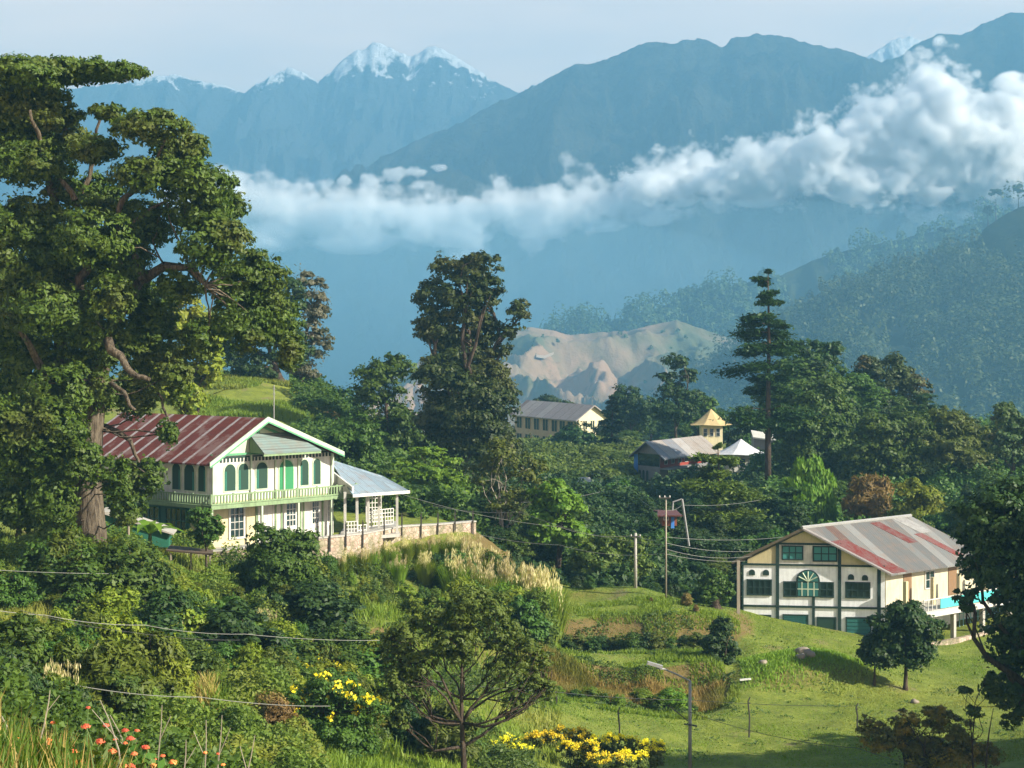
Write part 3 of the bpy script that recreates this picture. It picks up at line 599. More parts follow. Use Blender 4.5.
# ------------------------------------------------------------------ template plants copied to fill the slopes
def template(name, label, cat, L, h, leaf, n, size, tr, seed, **k):
    """L: blobs in units of the height (x, y, z, rx, ry, rz); built at the origin, one metre counts as one metre"""
    bl = [tuple(v * h for v in b) for b in L]
    o = plant(name, label, cat, (0, 0, 0), bl, leaf, k.pop('bark', B_DARK), n, size, tr, seed=seed, **k); o['h'] = h; return o
TA = template('woodland_tree', 'x', 'tree', [(0, 0, .78, .2, .2, .17), (.18, .05, .62, .2, .2, .17), (-.18, 0, .6, .2, .22, .18), (0, -.15, .55, .22, .2, .18), (.05, .15, .5, .24, .22, .2), (-.12, -.1, .38, .2, .2, .14), (.15, -.05, .38, .2, .2, .14)], 10, L_MID, 20000, .23, .25, 101)
TB = template('woodland_tree', 'x', 'tree', [(0, 0, .85, .14, .14, .13), (.08, 0, .7, .17, .17, .14), (-.1, .05, .62, .18, .18, .15), (.04, -.1, .5, .22, .2, .16), (-.04, .1, .38, .24, .22, .15), (.1, 0, .28, .2, .2, .12)], 10, L_DARK, 19000, .23, .25, 102)
TC = template('woodland_tree', 'x', 'tree', [(0, 0, .8, .25, .25, .1), (.2, 0, .7, .22, .22, .1), (-.22, .05, .68, .22, .22, .1), (0, -.2, .6, .25, .2, .12), (.1, .15, .5, .22, .2, .12), (-.1, 0, .42, .25, .25, .12)], 10, L_OLIVE, 19000, .22, .22, 103)
SA = template('shrub', 'x', 'shrub', [(0, 0, .55, .42, .4, .38), (.3, .1, .42, .3, .3, .3), (-.3, 0, .4, .32, .3, .32), (0, -.25, .38, .3, .3, .3), (.1, 0, .2, .5, .5, .2)], 2.4, L_MID, 13000, .105, .05, 104, stems=3, crown_name='foliage', stem_name='stem', inner=.15)
SB = template('shrub', 'x', 'shrub', [(0, 0, .65, .25, .25, .3), (.2, .1, .5, .22, .22, .35), (-.2, 0, .48, .22, .22, .35), (.05, -.15, .35, .3, .3, .3), (0, 0, .18, .4, .4, .18)], 3.2, L_OLIVE, 15000, .10, .05, 105, stems=4, aspect=3.2, hang=.25, crown_name='foliage', stem_name='stem', inner=.15, flat=1.1)
SC = template('shrub', 'x', 'shrub', [(0, 0, .6, .3, .3, .3), (.25, 0, .35, .25, .25, .28), (-.22, .1, .38, .25, .25, .28), (0, -.2, .3, .3, .25, .25), (-.35, -.1, .2, .2, .2, .18)], 2.0, L_BRIGHT, 11000, .09, .04, 106, stems=3, crown_name='foliage', stem_name='stem')
used_t = set()
def put(T, px, Y, hgt, label, group, wf=1.0, leaf=None, dz=0.0):
    s = hgt / T['h']; x, y, z = G(px, Y); rz = rnd.uniform(0, 6.28); sc_ = (s * wf, s * wf, s)
    if T.name not in used_t:
        used_t.add(T.name); T.location = (x, y, z + dz); T.rotation_euler = (0, 0, rz); T.scale = sc_; T['label'] = label; T['group'] = group
        if leaf:
            c = T.children[0]; c.material_slots[0].link = 'OBJECT'; c.material_slots[0].material = leaf
        return T
    o = copy_plant(T, (x, y, z + dz), rz, sc_, label, group, leaf); return o
def row(T, px0, px1, Y, Yv, n, top, topv, label, group, wf=1.1, leaf=None, jit=.35):
    for i in range(n):
        px = px0 + (px1 - px0) * (i + .5 + rnd.uniform(-jit, jit)) / n; y = Y + rnd.uniform(-Yv, Yv)
        tp = (top if not isinstance(top, tuple) else top[0] + (top[1] - top[0]) * (px - px0) / (px1 - px0)) + rnd.uniform(-topv, topv)
        h = (H - tp) * y / F - gz(px, y)
        if h < .6: continue
        put(T[i % len(T)] if isinstance(T, list) else T, px, y, h, label, group, wf * rnd.uniform(.8, 1.25), leaf[i % len(leaf)] if isinstance(leaf, list) else leaf)
# woods on the right slope
gW = 'trees packed together on the wooded slope at the right'
lW = 'woodland tree packed among others on the wooded slope at the right'
row([TA, TB, TC], 790, 1060, 225, 8, 9, (430, 450), 10, lW, gW, 1.0, [L_MID, L_DARK, L_OLIVE])
row([TB, TA], 785, 1070, 192, 6, 10, (480, 478), 12, lW, gW, 1.0, [L_DARK, L_MID])
row([TA, TC, TB], 940, 1090, 165, 6, 6, (500, 490), 10, lW, gW, 1.0, [L_MID, L_DARK, L_MID])
# dark trees behind the white half timbered house and around the pine
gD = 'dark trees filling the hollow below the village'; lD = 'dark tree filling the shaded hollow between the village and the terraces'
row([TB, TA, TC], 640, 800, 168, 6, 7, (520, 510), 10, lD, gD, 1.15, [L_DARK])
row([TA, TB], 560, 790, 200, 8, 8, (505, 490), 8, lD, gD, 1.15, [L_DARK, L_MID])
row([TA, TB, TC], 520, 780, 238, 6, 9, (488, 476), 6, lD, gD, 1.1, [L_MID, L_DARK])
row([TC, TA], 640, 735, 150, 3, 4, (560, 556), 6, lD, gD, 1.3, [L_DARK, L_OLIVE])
# village belt behind the buildings
gV = 'trees behind the village roofs'; lV = 'tree in the belt behind the village roofs'
row([TB, TA], 500, 800, 395, 15, 14, (418, 420), 7, lV, gV, 1.3, [L_DARK, L_MID])
row([TA, TC], 600, 780, 330, 10, 7, (425, 430), 8, lV, gV, 1.2, [L_DARK, L_MID])
# valley left of the evergreen
gL = 'trees between the mansion and the columnar evergreen'; lL = 'tree in the belt between the mansion roof and the columnar evergreen'
row([TA, TB], 290, 440, 190, 8, 6, (440, 452), 8, lL, gL, 1.15, [L_DARK, L_MID])
row([TC, TA], 395, 560, 156, 6, 8, (480, 510), 8, lL, gL, 1.1, [L_MID, L_DARK, L_OLIVE])
row([TA, TB], -60, 180, 150, 8, 7, (380, 430), 15, 'tree behind the great spreading tree at the left edge', 'trees behind the great spreading tree', 1.1, [L_MID, L_OLIVE])
# shrubs and scrub on the knoll
gK = 'shrubs on the grassy knoll'; lK = 'low shrub on the slope of the grassy knoll behind the mansion roof'
row([SA, SC], 205, 300, 205, 4, 9, (402, 405), 4, lK, gK, 1.6, [L_MID, L_DARK, L_OLIVE])
row([SA], 270, 300, 212, 2, 3, 392, 3, lK, gK, 1.0, L_BROWN)
# slope below the stone wall
gS = 'shrubs in the hedge bank below the stone wall'; lS = 'leafy shrub in the sunny hedge bank below the stone wall'
row([SA, SC, SB], 318, 545, 119, 2.5, 18, (574, 588), 6, lS, gS, 1.0, [L_MID, L_SUN, L_BRIGHT, L_YEL])
row([SC, SA], 320, 480, 114.5, 1.5, 11, (592, 600), 5, lS, gS, 1.0, [L_YEL, L_MID, L_BRIGHT])
row([SA, SB], 400, 520, 128, 2, 10, (552, 550), 6, lS, gS, 1.0, [L_DARK, L_MID, L_SUN])
row([SA], 150, 340, 119, 2, 10, (562, 556), 5, 'dark shrub in the shade at the foot of the mansion wall', 'shaded shrubs at the foot of the mansion wall', 1.1, [L_DARK, L_MID])
# thicket at the left
gT = 'shrubs of the thicket at the left'; lT = 'tall shrub in the overgrown thicket on the slope at the left'
row([SB, SA], -20, 190, 104, 2.5, 12, (540, 572), 10, lT, gT, 1.2, [L_SUN, L_MID, L_YEL])
row([SB, SA, SC], -20, 250, 94, 3, 15, (572, 605), 12, lT, gT, 1.0, [L_SUN, L_MID, L_DARK, L_YEL])
row([SB, SA], -20, 200, 82, 3, 12, (592, 640), 14, lT, gT, .95, [L_SUN, L_YEL, L_MID])
row([SB, SC], -20, 130, 70, 3, 8, (612, 655), 14, lT, gT, .9, [L_SUN, L_MID])
row([SA, SB], -30, 90, 56, 3, 5, (640, 700), 12, lT, gT, .9, [L_DARK, L_SUN])
row([SA], -20, 50, 40, 2, 3, (668, 720), 8, 'dark broad leaved shrub in the lower left corner', 'dark shrubs in the lower left corner', .9, [L_DARK, L_MID])
# middle thicket between the yellow flowering bush and the terraces
gM = 'shrubs in the scrub strip left of the open branched tree'; lM = 'shrub in the scrub strip left of the open branched tree'
row([SA, SB, SC], 205, 400, 97, 2.5, 17, (632, 640), 8, lM, gM, 1.0, [L_MID, L_SUN, L_YEL])
row([SA, SB], 215, 410, 101, 2, 13, (622, 628), 7, lM, gM, 1.0, [L_DARK, L_YEL, L_MID])
row([SC, SA], 280, 400, 90, 2, 9, (664, 668), 6, lM, gM, 1.0, [L_YEL, L_MID, L_SUN])
# under and right of the open tree
gU = 'shrubs around the foot of the open branched tree'; lU = 'shrub at the foot of the open branched tree'
row([SA, SB], 385, 470, 90, 2, 7, (705, 712), 10, lU, gU, 1.0, [L_MID, L_DARK, L_OLIVE])
row([SC, SA], 540, 690, 112.5, 1.0, 11, (690, 690), 5, 'low green shrub along the foot of the bare earth bank', 'low shrubs along the foot of the bare earth bank', 1.2, [L_MID, L_BRIGHT])
row([SA, SC], 545, 700, 125.5, 1, 12, (634, 632), 4, 'low shrub along the upper terrace edge', 'low shrubs along the upper terrace edge', 1.2, [L_MID, L_DARK, L_OLIVE])
row([SA, SB], 575, 625, 138, 1.5, 5, (572, 580), 4, 'dark shrub on the small bank behind the single utility pole', 'dark shrubs behind the single utility pole', 1.2, [L_DARK, L_MID])
row([SC, SA], 790, 858, 120, 1.2, 6, (655, 660), 4, 'green shrub growing on the lawn mound', 'shrubs growing on the lawn mound', 1.3, [L_BRIGHT, L_MID])
row([SA], 745, 880, 135.0, .5, 13, (618, 642), 2, 'clump of the low clipped hedge before the white half timbered house', 'low hedge before the white half timbered house', 1.3, [L_DARK, L_OLIVE])
row([SA], 925, 1000, 122, 2, 6, (672, 690), 3, 'dark shrub on the right of the lawn below the porch', 'dark shrubs below the porch', 1.2, [L_DARK])
for px, Y, tp in ((651, 133, 597), (687, 132.5, 592), (664, 131, 612), (696, 131, 604)):
    put(SA, px, Y, (H - tp) * Y / F - gz(px, Y), 'round brown dried shrub near the tall wooden pole', 'brown dried shrubs near the tall wooden pole', .8, L_BROWN)
for px, Y, tp in ((272, 79, 688), (280, 78, 696)):
    put(SA, px, Y, (H - tp) * Y / F - gz(px, Y), 'reddish brown dried shrub left of the yellow flowering bush', 'reddish brown shrubs left of the yellow flowering bush', .8, L_BROWN)

# second storey of the woods: big bushes and more trees closing the gaps
row([SA, SB, SC], 780, 1060, 232, 5, 14, (462, 470), 6, lW, gW, 1.3, [L_DARK, L_MID])
row([TA, TB], 800, 1060, 212, 5, 10, (455, 462), 10, lW, gW, 1.2, [L_MID, L_DARK, L_OLIVE])
row([SA, SB], 780, 1060, 185, 4, 14, (505, 500), 6, lW, gW, 1.3, [L_MID, L_DARK, L_OLIVE])
row([TC, TA], 890, 1080, 160, 4, 8, (510, 520), 8, lW, gW, 1.4, [L_MID, L_OLIVE])
row([SA, SB], 880, 1060, 152, 3, 9, (535, 540), 6, lW, gW, 1.4, [L_MID, L_OLIVE, L_BRIGHT])
row([TB, TA], 630, 800, 180, 5, 9, (500, 492), 8, lD, gD, 1.3, [L_DARK])
row([SA, SB], 640, 790, 160, 3, 11, (535, 535), 6, lD, gD, 1.4, [L_DARK, L_MID])
row([TA, TC], 500, 660, 168, 4, 7, (508, 512), 8, lD, gD, 1.3, [L_DARK, L_MID])
row([SA, SB, SC], 520, 660, 150, 3, 10, (555, 560), 6, lD, gD, 1.3, [L_MID, L_DARK, L_OLIVE])
row([SA, SB], 640, 740, 141, 2, 8, (585, 590), 5, lD, gD, 1.2, [L_DARK, L_MID])
row([TA, TB], 500, 660, 265, 6, 8, (462, 466), 5, lV, gV, 1.3, [L_MID, L_DARK])
row([SA, SB], 500, 620, 240, 5, 8, (482, 484), 3, lD, gD, 1.6, [L_DARK, L_MID, L_OLIVE])
row([SA, TB], 500, 800, 300, 8, 14, (452, 452), 5, lV, gV, 1.6, [L_DARK, L_MID])
row([TA, TB], 620, 800, 360, 8, 8, (405, 412), 8, lV, gV, 1.2, [L_DARK])
row([TA, TB, TC], 300, 450, 205, 4, 8, (425, 440), 10, lL, gL, 1.2, [L_DARK, L_MID])
row([TC, TB], 330, 520, 172, 5, 9, (455, 480), 8, lL, gL, 1.2, [L_DARK, L_MID, L_OLIVE])
row([SA, SB], 400, 560, 146, 3, 11, (508, 535), 6, lL, gL, 1.4, [L_DARK, L_MID, L_OLIVE])
row([TA, TC], 330, 420, 155, 3, 4, (478, 485), 6, lL, gL, 1.2, [L_DARK])
row([TA, TB], 0, 110, 120, 4, 4, (430, 450), 12, 'tree behind the great spreading tree at the left edge', 'trees behind the great spreading tree', 1.2, [L_MID, L_DARK])
row([SB, SA, SC], 100, 330, 108, 2.5, 14, (575, 585), 8, lT, gT, 1.2, [L_MID, L_DARK, L_SUN])
row([SB, SA], 120, 300, 88, 2.5, 9, (640, 650), 8, lT, gT, .9, [L_YEL, L_SUN, L_MID])
row([SB, SC, SA], 60, 240, 100, 2.5, 12, (588, 596), 8, lT, gT, 1.1, [L_YEL, L_SUN, L_MID])
row([TA, TB], 785, 935, 236, 5, 6, (352, 402), 8, lW, gW, 1.15, [L_MID, L_DARK])
row([TB, TA, TC], 900, 1070, 222, 5, 8, (418, 425), 10, lW, gW, 1.15, [L_DARK, L_MID, L_OLIVE])
row([TA, TB, TC], 500, 622, 262, 5, 7, (446, 446), 6, lV, gV, 1.2, [L_MID, L_DARK, L_OLIVE])
row([TA, TC, TB], 505, 630, 222, 4, 6, (468, 472), 7, lD, gD, 1.2, [L_DARK, L_MID])
# trees beyond the right edge of the picture that shade the lawn
for px, Y, hh in ((1190, 88, 13), (1260, 84, 14), (1150, 82, 11), (1330, 90, 14)): put(TA, px, Y, hh, 'tree standing on the lawn beyond the right edge', 'trees beyond the right edge', 1.3, L_DARK)
row([SA, SB], 40, 135, 99, 2, 7, (532, 540), 6, lT, gT, 1.0, [L_MID, L_SUN])
# ------------------------------------------------------------------ buildings
WHITE = paint('white_plaster', (0.58, 0.57, 0.52), dirt=.65); CREAM = paint('cream_plaster', (0.52, 0.46, 0.27), dirt=.4)
WHITEG = paint('green_white_paint', (0.46, 0.54, 0.40), dirt=.45); GREEN = paint('green_paint', (0.10, 0.30, 0.16), dirt=.35); PALEG = paint('pale_green_paint', (0.20, 0.29, 0.15), dirt=.7)
TEAL = paint('teal_paint', (0.025, 0.13, 0.12), dirt=.3); DKG = paint('dark_green_timber', (0.012, 0.035, 0.03), dirt=.3); TARP = paint('turquoise_cloth', (0.08, 0.52, 0.50), rough=.5, dirt=.2)
YELW_SHADE = paint('shaded_yellow_plaster', (0.42, 0.33, 0.20), dirt=.4); YELW = paint('yellow_plaster', (0.74, 0.66, 0.42), dirt=.3); REDW = paint('red_timber', (0.26, 0.045, 0.03), dirt=.35); BLUEW = paint('blue_cladding', (0.06, 0.22, 0.60), dirt=.3)
GREYC = paint('grey_concrete', (0.38, 0.36, 0.32), dirt=.5); GOLD = paint('golden_roof', (0.50, 0.38, 0.18), rough=.7, dirt=.3); GREYW = paint('grey_wall', (0.20, 0.20, 0.20), dirt=.4)
ORANGE = paint('orange_tin', (0.50, 0.13, 0.05), dirt=.4); WOODP = paint('weathered_wood', (0.30, 0.26, 0.20), dirt=.6); DARKM = paint('dark_iron', (0.05, 0.045, 0.04), rough=.5, dirt=.4); STEEL = paint('galvanised_steel', (0.27, 0.27, 0.26), rough=.5, dirt=.3)
t = NT('window_glass'); GLASS = t.bsdf((0.015, 0.03, 0.03), .08, .6)
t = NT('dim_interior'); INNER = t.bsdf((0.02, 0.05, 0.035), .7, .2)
def tin(name, cols, axis, step, rib=.25, rough=.7):
    """corrugated sheets: axis = world direction across the sheets"""
    t = NT(name); p = t.pos(False); d = t.add('ShaderNodeVectorMath', operation='DOT_PRODUCT'); t.put(d.inputs[0], p); d.inputs[1].default_value = axis
    u = d.outputs['Value']; cell = t.math('FLOOR', t.math('DIVIDE', u, step)); wn_ = t.add('ShaderNodeTexWhiteNoise', noise_dimensions='1D'); t.put(wn_.inputs['W'], cell)
    c = t.ramp(wn_.outputs['Value'], cols)
    for e in t.n[-1:]: pass
    c.node.color_ramp.interpolation = 'CONSTANT'
    n = t.noise(p, 1.3, 5, .65); n2 = t.noise(p, .35, 3, .5)
    c = t.mix(t.math('MULTIPLY', t.ramp(n, [(.45, 0.0), (.7, 1.0)]), .45), c, (0.20, 0.13, 0.09)); c = t.mix(t.math('MULTIPLY', n2, .25), c, (0.05, 0.045, 0.04))
    wv = t.math('SINE', t.math('MULTIPLY', u, 6.283 / rib)); seam = t.math('GREATER_THAN', t.math('FRACT', t.math('DIVIDE', u, step)), .93)
    c = t.mix(t.math('MULTIPLY', seam, .5), c, (0.08, 0.07, 0.065))
    return t.bsdf(c, rough, .15, bump=wv, bstr=.6, bdist=.02)
def stripes():
    t = NT('striped_roof'); p = t.pos(False); d = t.add('ShaderNodeVectorMath', operation='DOT_PRODUCT'); t.put(d.inputs[0], p); d.inputs[1].default_value = (-.752, .659, 0); u = d.outputs['Value']
    wv = t.math('SINE', t.math('MULTIPLY', u, 35)); n = t.noise(p, 1.1, 5, .7); n2 = t.noise(p, 4, 4, .6)
    f = t.math('FRACT', t.math('DIVIDE', t.math('ADD', u, t.math('MULTIPLY', n, .25)), 1.42)); c = t.mix(t.math('LESS_THAN', f, .2), t.mix(n, (0.075, 0.016, 0.012), (0.17, 0.045, 0.03)), (0.34, 0.31, 0.30)); c = t.mix(t.math('MULTIPLY', t.ramp(n2, [(.45, 0.), (.75, 1.)]), .5), c, (0.05, 0.03, 0.025)); n3 = t.noise(t.mapping(p, (1, 1, 1)), .5, 4, .7); c = t.mix(t.math('MULTIPLY', t.ramp(n3, [(.52, 0.), (.6, 1.)]), .45), c, (0.24, 0.17, 0.15))
    return t.bsdf(c, .75, .12, bump=wv, bstr=.5, bdist=.02)
TEALP = paint('teal_shutters', (0.05, 0.22, 0.20), dirt=.3)
class Wall:
    """s metres along the wall from its origin, z world height, t metres outward"""
    def __init__(s, O, u, out): s.O = np.array(O, float)[:2]; s.u = np.array(u, float)[:2]; s.u /= np.linalg.norm(s.u); s.n = np.array(out, float)[:2]; s.n /= np.linalg.norm(s.n)
    def p(s, a, z, t=0): q = s.O + s.u * a + s.n * t; return (float(q[0]), float(q[1]), float(z))
    def s_of(s, px):
        a = (px - 512) / F; return (a * s.O[1] - s.O[0]) / (s.u[0] - a * s.u[1])
    def z_of(s, px, py):
        q = s.O + s.u * s.s_of(px); return (H - py) * q[1] / F
    def box(s, mb, a0, a1, z0, z1, t0, t1):
        O = Vector(s.p(a0, z0, t0)); mb.box(O, Vector(s.p(a1, z0, t0)) - O, Vector(s.p(a0, z0, t1)) - O, (0, 0, z1 - z0)); return mb
    def arch(s, mb, a0, a1, z0, z1, t0, t1, r=None, k=6):
        r = r or (a1 - a0) / 2; r = min(r, (a1 - a0) / 2); pts = [(a0, z0), (a1, z0)]
        for i in range(k + 1): f = math.pi / 2 * i / k; pts.append((a1 - r + r * math.cos(f), z1 - r + r * math.sin(f)))
        for i in range(k + 1): f = math.pi / 2 * (1 + i / k); pts.append((a0 + r + r * math.cos(f), z1 - r + r * math.sin(f)))
        mb.prism([s.p(a, z, t0) for a, z in pts], Vector(s.p(0, 0, t1)) - Vector(s.p(0, 0, t0))); return mb
def window(Wl, a0, a1, z0, z1, par, fmat, gmat=None, nx=2, nz=2, fr=.08, t=0.0, arch=False, name='window', bar=.035):
    """frame with bars (the part) and a pane behind it (sub-part)"""
    m = MB(); Wl.box(m, a0 - fr, a0, z0 - fr, z1 + fr, t + .003, t + .075); Wl.box(m, a1, a1 + fr, z0 - fr, z1 + fr, t + .003, t + .075)
    Wl.box(m, a0, a1, z0 - fr, z0, t + .003, t + .09); Wl.box(m, a0, a1, z1, z1 + fr, t + .003, t + .07)
    for i in range(1, nx): a = a0 + (a1 - a0) * i / nx; Wl.box(m, a - bar / 2, a + bar / 2, z0, z1, t + .012, t + .055)
    for i in range(1, nz): z = z0 + (z1 - z0) * i / nz; Wl.box(m, a0, a1, z - bar / 2, z + bar / 2, t + .014, t + .05)
    o = m.build(name, fmat, par); g = MB(); Wl.box(g, a0, a1, z0, z1, t - .05, t + .01); g.build('pane', gmat or GLASS, o); return o
def archwin(Wl, a0, a1, z0, z1, par, pm, fmat, t=0.0, name='arched_window', curtain=True):
    m = MB(); Wl.arch(m, a0 - .09, a1 + .09, z0 - .06, z1 + .09, t + .003, t + .05); o = m.build(name, fmat, par)
    g = MB(); Wl.arch(g, a0, a1, z0, z1, t + .01, t + .06); g.build('pane', pm, o)
    if curtain:
        c = MB(); s3 = (a1 - a0); Wl.box(c, a0 + .04, a0 + s3 * .18, z0 + .02, z1 - s3 * .5, t + .03, t + .075); c.build('curtain', TEALC, o)
    return o
TEALC = paint('teal_cloth', (0.02, 0.14, 0.10), dirt=.2)

# ===== the mansion
uF = (.659, .752); nF = (.752, -.659); uL = (-.752, .659); nL = (-.659, -.752)
C0 = (-19.26, 122.0); FW = Wall(C0, uF, nF); LW = Wall(C0, uL, nL); LEN = 10.6; DEP = 14.0
zG, zB, zE = -13.35, -10.45, -7.5
M = thing('mansion', 'white and green two storey mansion with red and white striped roof and arched windows', 'house', (*C0, zG))
m = MB(); m.prism([FW.p(0, zG - 1.5), FW.p(LEN, zG - 1.5), FW.p(LEN, zG - 1.5, -DEP), FW.p(0, zG - 1.5, -DEP)], (0, 0, zB - zG + 1.5)); m.build('lower_wall', CREAM, M)
m = MB(); m.prism([FW.p(0, zB), FW.p(LEN, zB), FW.p(LEN, zB, -DEP), FW.p(0, zB, -DEP)], (0, 0, zE - zB)); m.build('upper_wall', WHITE, M)
# gable wall and roof
ap, zA = 3.9, -5.12
m = MB(); m.prism([FW.p(-.0, zE, -.05), FW.p(LEN, zE, -.05), FW.p(ap, zA - .15, -.05)], Vector(FW.p(0, 0, -.3)) - Vector(FW.p(0, 0, 0))); m.build('gable_wall', WHITEG, M)
STRIPE = stripes(); _unused = tin('striped_roof', [(0.0, (0.13, 0.025, 0.025)), (0.64, (0.13, 0.025, 0.025)), (.66, (0.62, 0.58, 0.56)), (.8, (0.17, 0.035, 0.03))], (-.752, .659, 0), .72, .18)
def slope(a0, z0, a1, z1, t0, t1, th, mat, name):
    P = [FW.p(a0, z0, t0), FW.p(a1, z1, t0), FW.p(a1, z1, t1), FW.p(a0, z0, t1)]; q = MB(); q.prism(P, (0, 0, -th)); return q.build(name, mat, M)
slope(-.95, zE - .42, ap, zA + .02, .95, -DEP - .6, .1, STRIPE, 'roof_slope'); slope(LEN + .1, zE - .22, ap, zA + .01, .95, -DEP - .6, .1, STRIPE, 'roof_slope')
PALEB = tin('pale_blue_tin', [(0.0, (0.16, 0.22, 0.21)), (.5, (0.20, 0.26, 0.25))], (.752, -.659, 0), .9, .2)
m = MB()
for s_, w0, zz0 in ((1, LEN + .15 - ap, zE - .24), (-1, ap + 1.0, zE - .44)):
    a0 = ap + s_ * w0; P = [FW.p(a0, zz0 - .12, 1.02), FW.p(ap, zA - .2, 1.02), FW.p(ap, zA + .10, 1.02), FW.p(a0, zz0 + .14, 1.02)]
    m.prism(P, Vector(FW.p(0, 0, -.09)) - Vector(FW.p(0, 0, 0)))
m.build('bargeboard', WHITEG, M)
m = MB()
for s_, w0, zz0 in ((1, LEN + .15 - ap, zE - .24), (-1, ap + 1.0, zE - .44)):
    P = [FW.p(ap + s_ * w0, zz0 - .22, 1.04), FW.p(ap, zA - .30, 1.04), FW.p(ap, zA - .19, 1.04), FW.p(ap + s_ * w0, zz0 - .11, 1.04)]; m.prism(P, Vector(FW.p(0, 0, -.1)) - Vector(FW.p(0, 0, 0)))
    w1 = w0 - 1.0; P = [FW.p(ap + s_ * w1 * .85, zE + .12, .0), FW.p(ap + s_ * .2, zA - .62, .0), FW.p(ap + s_ * .2, zA - .46, .0), FW.p(ap + s_ * w1 * .95, zE + .12, .0)]; m.prism(P, Vector(FW.p(0, 0, .06)) - Vector(FW.p(0, 0, 0)))
FW.box(m, ap - .08, ap + .08, zE + .1, zA - .4, -.04, .05); FW.box(m, -.1, LEN + .1, zE - .0, zE + .14, -.04, .08); m.build('gable_trim', GREEN, M)
# scalloped frieze under the eaves
m = MB()
for Wl, L_ in ((FW, LEN), (LW, 11.5)):
    Wl.box(m, 0, L_, zE - .16, zE - .05, .003, .04)
    k = int(L_ / .3)
    for i in range(k): Wl.box(m, i * .3 + .05, i * .3 + .2, zE - .42, zE - .17, .003, .035)
m.build('frieze', DKG, M)
# projecting entrance bay with its own little roof
a0, a1 = FW.s_of(250), FW.s_of(283)
m = MB(); FW.box(m, a0 - .05, a0 + .08, zB, zE, .003, .14); FW.box(m, a1 - .05, a1 + .08, zB, zE, .003, .14); FW.box(m, LEN - .2, LEN + .02, zB, zE, .004, .12); FW.box(m, -.02, .16, zB, zE, .004, .1)
for q in (FW.s_of(275), FW.s_of(298)): FW.box(m, q - .06, q + .06, zB, zE - .45, .003, .1)
m.build('pilaster', WHITEG, M)
m = MB(); zt, zl = -6.15, -7.35; b0, b1 = a0 - .1, FW.s_of(306)
q = [FW.p(b0, zt, .06), FW.p(b1 - 1.6, zt, .06), FW.p(b1, zl, 1.5), FW.p(b0, zl, 1.5)]; m.prism(q, (0, 0, -.08)); q = [FW.p(b1 - 1.6, zt, .06), FW.p(b1, zl, 1.5), FW.p(b1, zl, .06)]; m.poly(q); m.build('porch_roof', PALEB, M)
m = MB(); m.prism([FW.p(b0 + .03, zl - .04, 1.4), FW.p(b0 + .03, zl - .04, .06), FW.p(b0 + .03, zt - .12, .06)], Vector(FW.p(.06, 0, 0)) - Vector(FW.p(0, 0, 0))); FW.box(m, b0, b1, zl - .22, zl - .09, 1.36, 1.48); m.build('porch_gable', PALEG, M)
# upper arched windows
for x0, x1, dy in ((224, 235, 0), (238, 248, 0), (256, 267, 0), (300, 308, 0), (313, 320, 0)):
    archwin(FW, FW.s_of(x0), FW.s_of(x1), zB + .68, zE - .55, M, INNER, WHITEG)
archwin(FW, FW.s_of(279), FW.s_of(293), zB + .5, zE - .5, M, paint('bright_green_cloth', (0.03, 0.20, 0.08), dirt=.2), WHITEG, curtain=False)
for x0, x1 in ((199, 206), (185, 195), (173, 181), (150, 160), (138, 146), (124, 132), (112, 119)):
    s1, s0 = LW.s_of(x0), LW.s_of(x1); archwin(LW, min(s0, s1), max(s0, s1), zB + .68, zE - .55, M, INNER, WHITEG)
# lower storey
for x0, x1, z0, z1, nx, nz in ((230, 243, .55, 2.5, 3, 4), (259, 272, .5, 2.45, 3, 4)):
    window(FW, FW.s_of(x0), FW.s_of(x1), zG + z0, zG + z1, M, WHITE, GLASS, nx, nz, .14)
for x0, x1 in ((285, 296), (311, 319), (327, 334)):
    a, b = FW.s_of(x0), min(FW.s_of(x1), LEN - .1); d = MB(); FW.box(d, a - .12, b + .12, zG + .1, zG + 2.65, .003, .06); d = d.build('door', WHITE, M)
    window(FW, a + .12, b - .12, zG + .9, zG + 2.4, d, WHITE, GLASS, 3, 4, .05, t=.06, name='door_window') if False else None
    g = MB(); FW.box(g, a + .1, b - .1, zG + .95, zG + 2.4, .05, .07); g.build('pane', GLASS, d)
    g = MB()
    for i in range(1, 3): s_ = a + .1 + (b - a - .2) * i / 3; FW.box(g, s_ - .025, s_ + .025, zG + .95, zG + 2.4, .062, .09)
    for i in range(1, 4): z_ = zG + .95 + 1.45 * i / 4; FW.box(g, a + .1, b - .1, z_ - .025, z_ + .025, .064, .085)
    g.build('lattice', WHITE, d)
m = MB()
for x in (256, 275, 281, 300, 303, 322): s_ = FW.s_of(x); FW.box(m, s_ - .06, s_ + .06, zG, zB - .3, .004, .09)
m.build('mullion', PALEG, M)
m = MB(); FW.box(m, FW.s_of(257), LEN, zG, zB - .3, .001, .03); m.build('panelling', WHITE, M)
# shaded side: teal room with gridded window
m = MB(); LW.box(m, LW.s_of(190), LW.s_of(120), zG, zB - .35, .001, .06); m.build('panelling', TEAL, M)
for x0, x1 in ((187, 167), (160, 140)): window(LW, LW.s_of(x0), LW.s_of(x1), zG + .8, zG + 2.3, M, TEAL, GLASS, 4, 2, .08, t=.06, bar=.05)
window(LW, LW.s_of(183), LW.s_of(172), zG + 1.0, zG + 2.2, M, STEEL, GLASS, 3, 2, .03, t=.09) if False else None
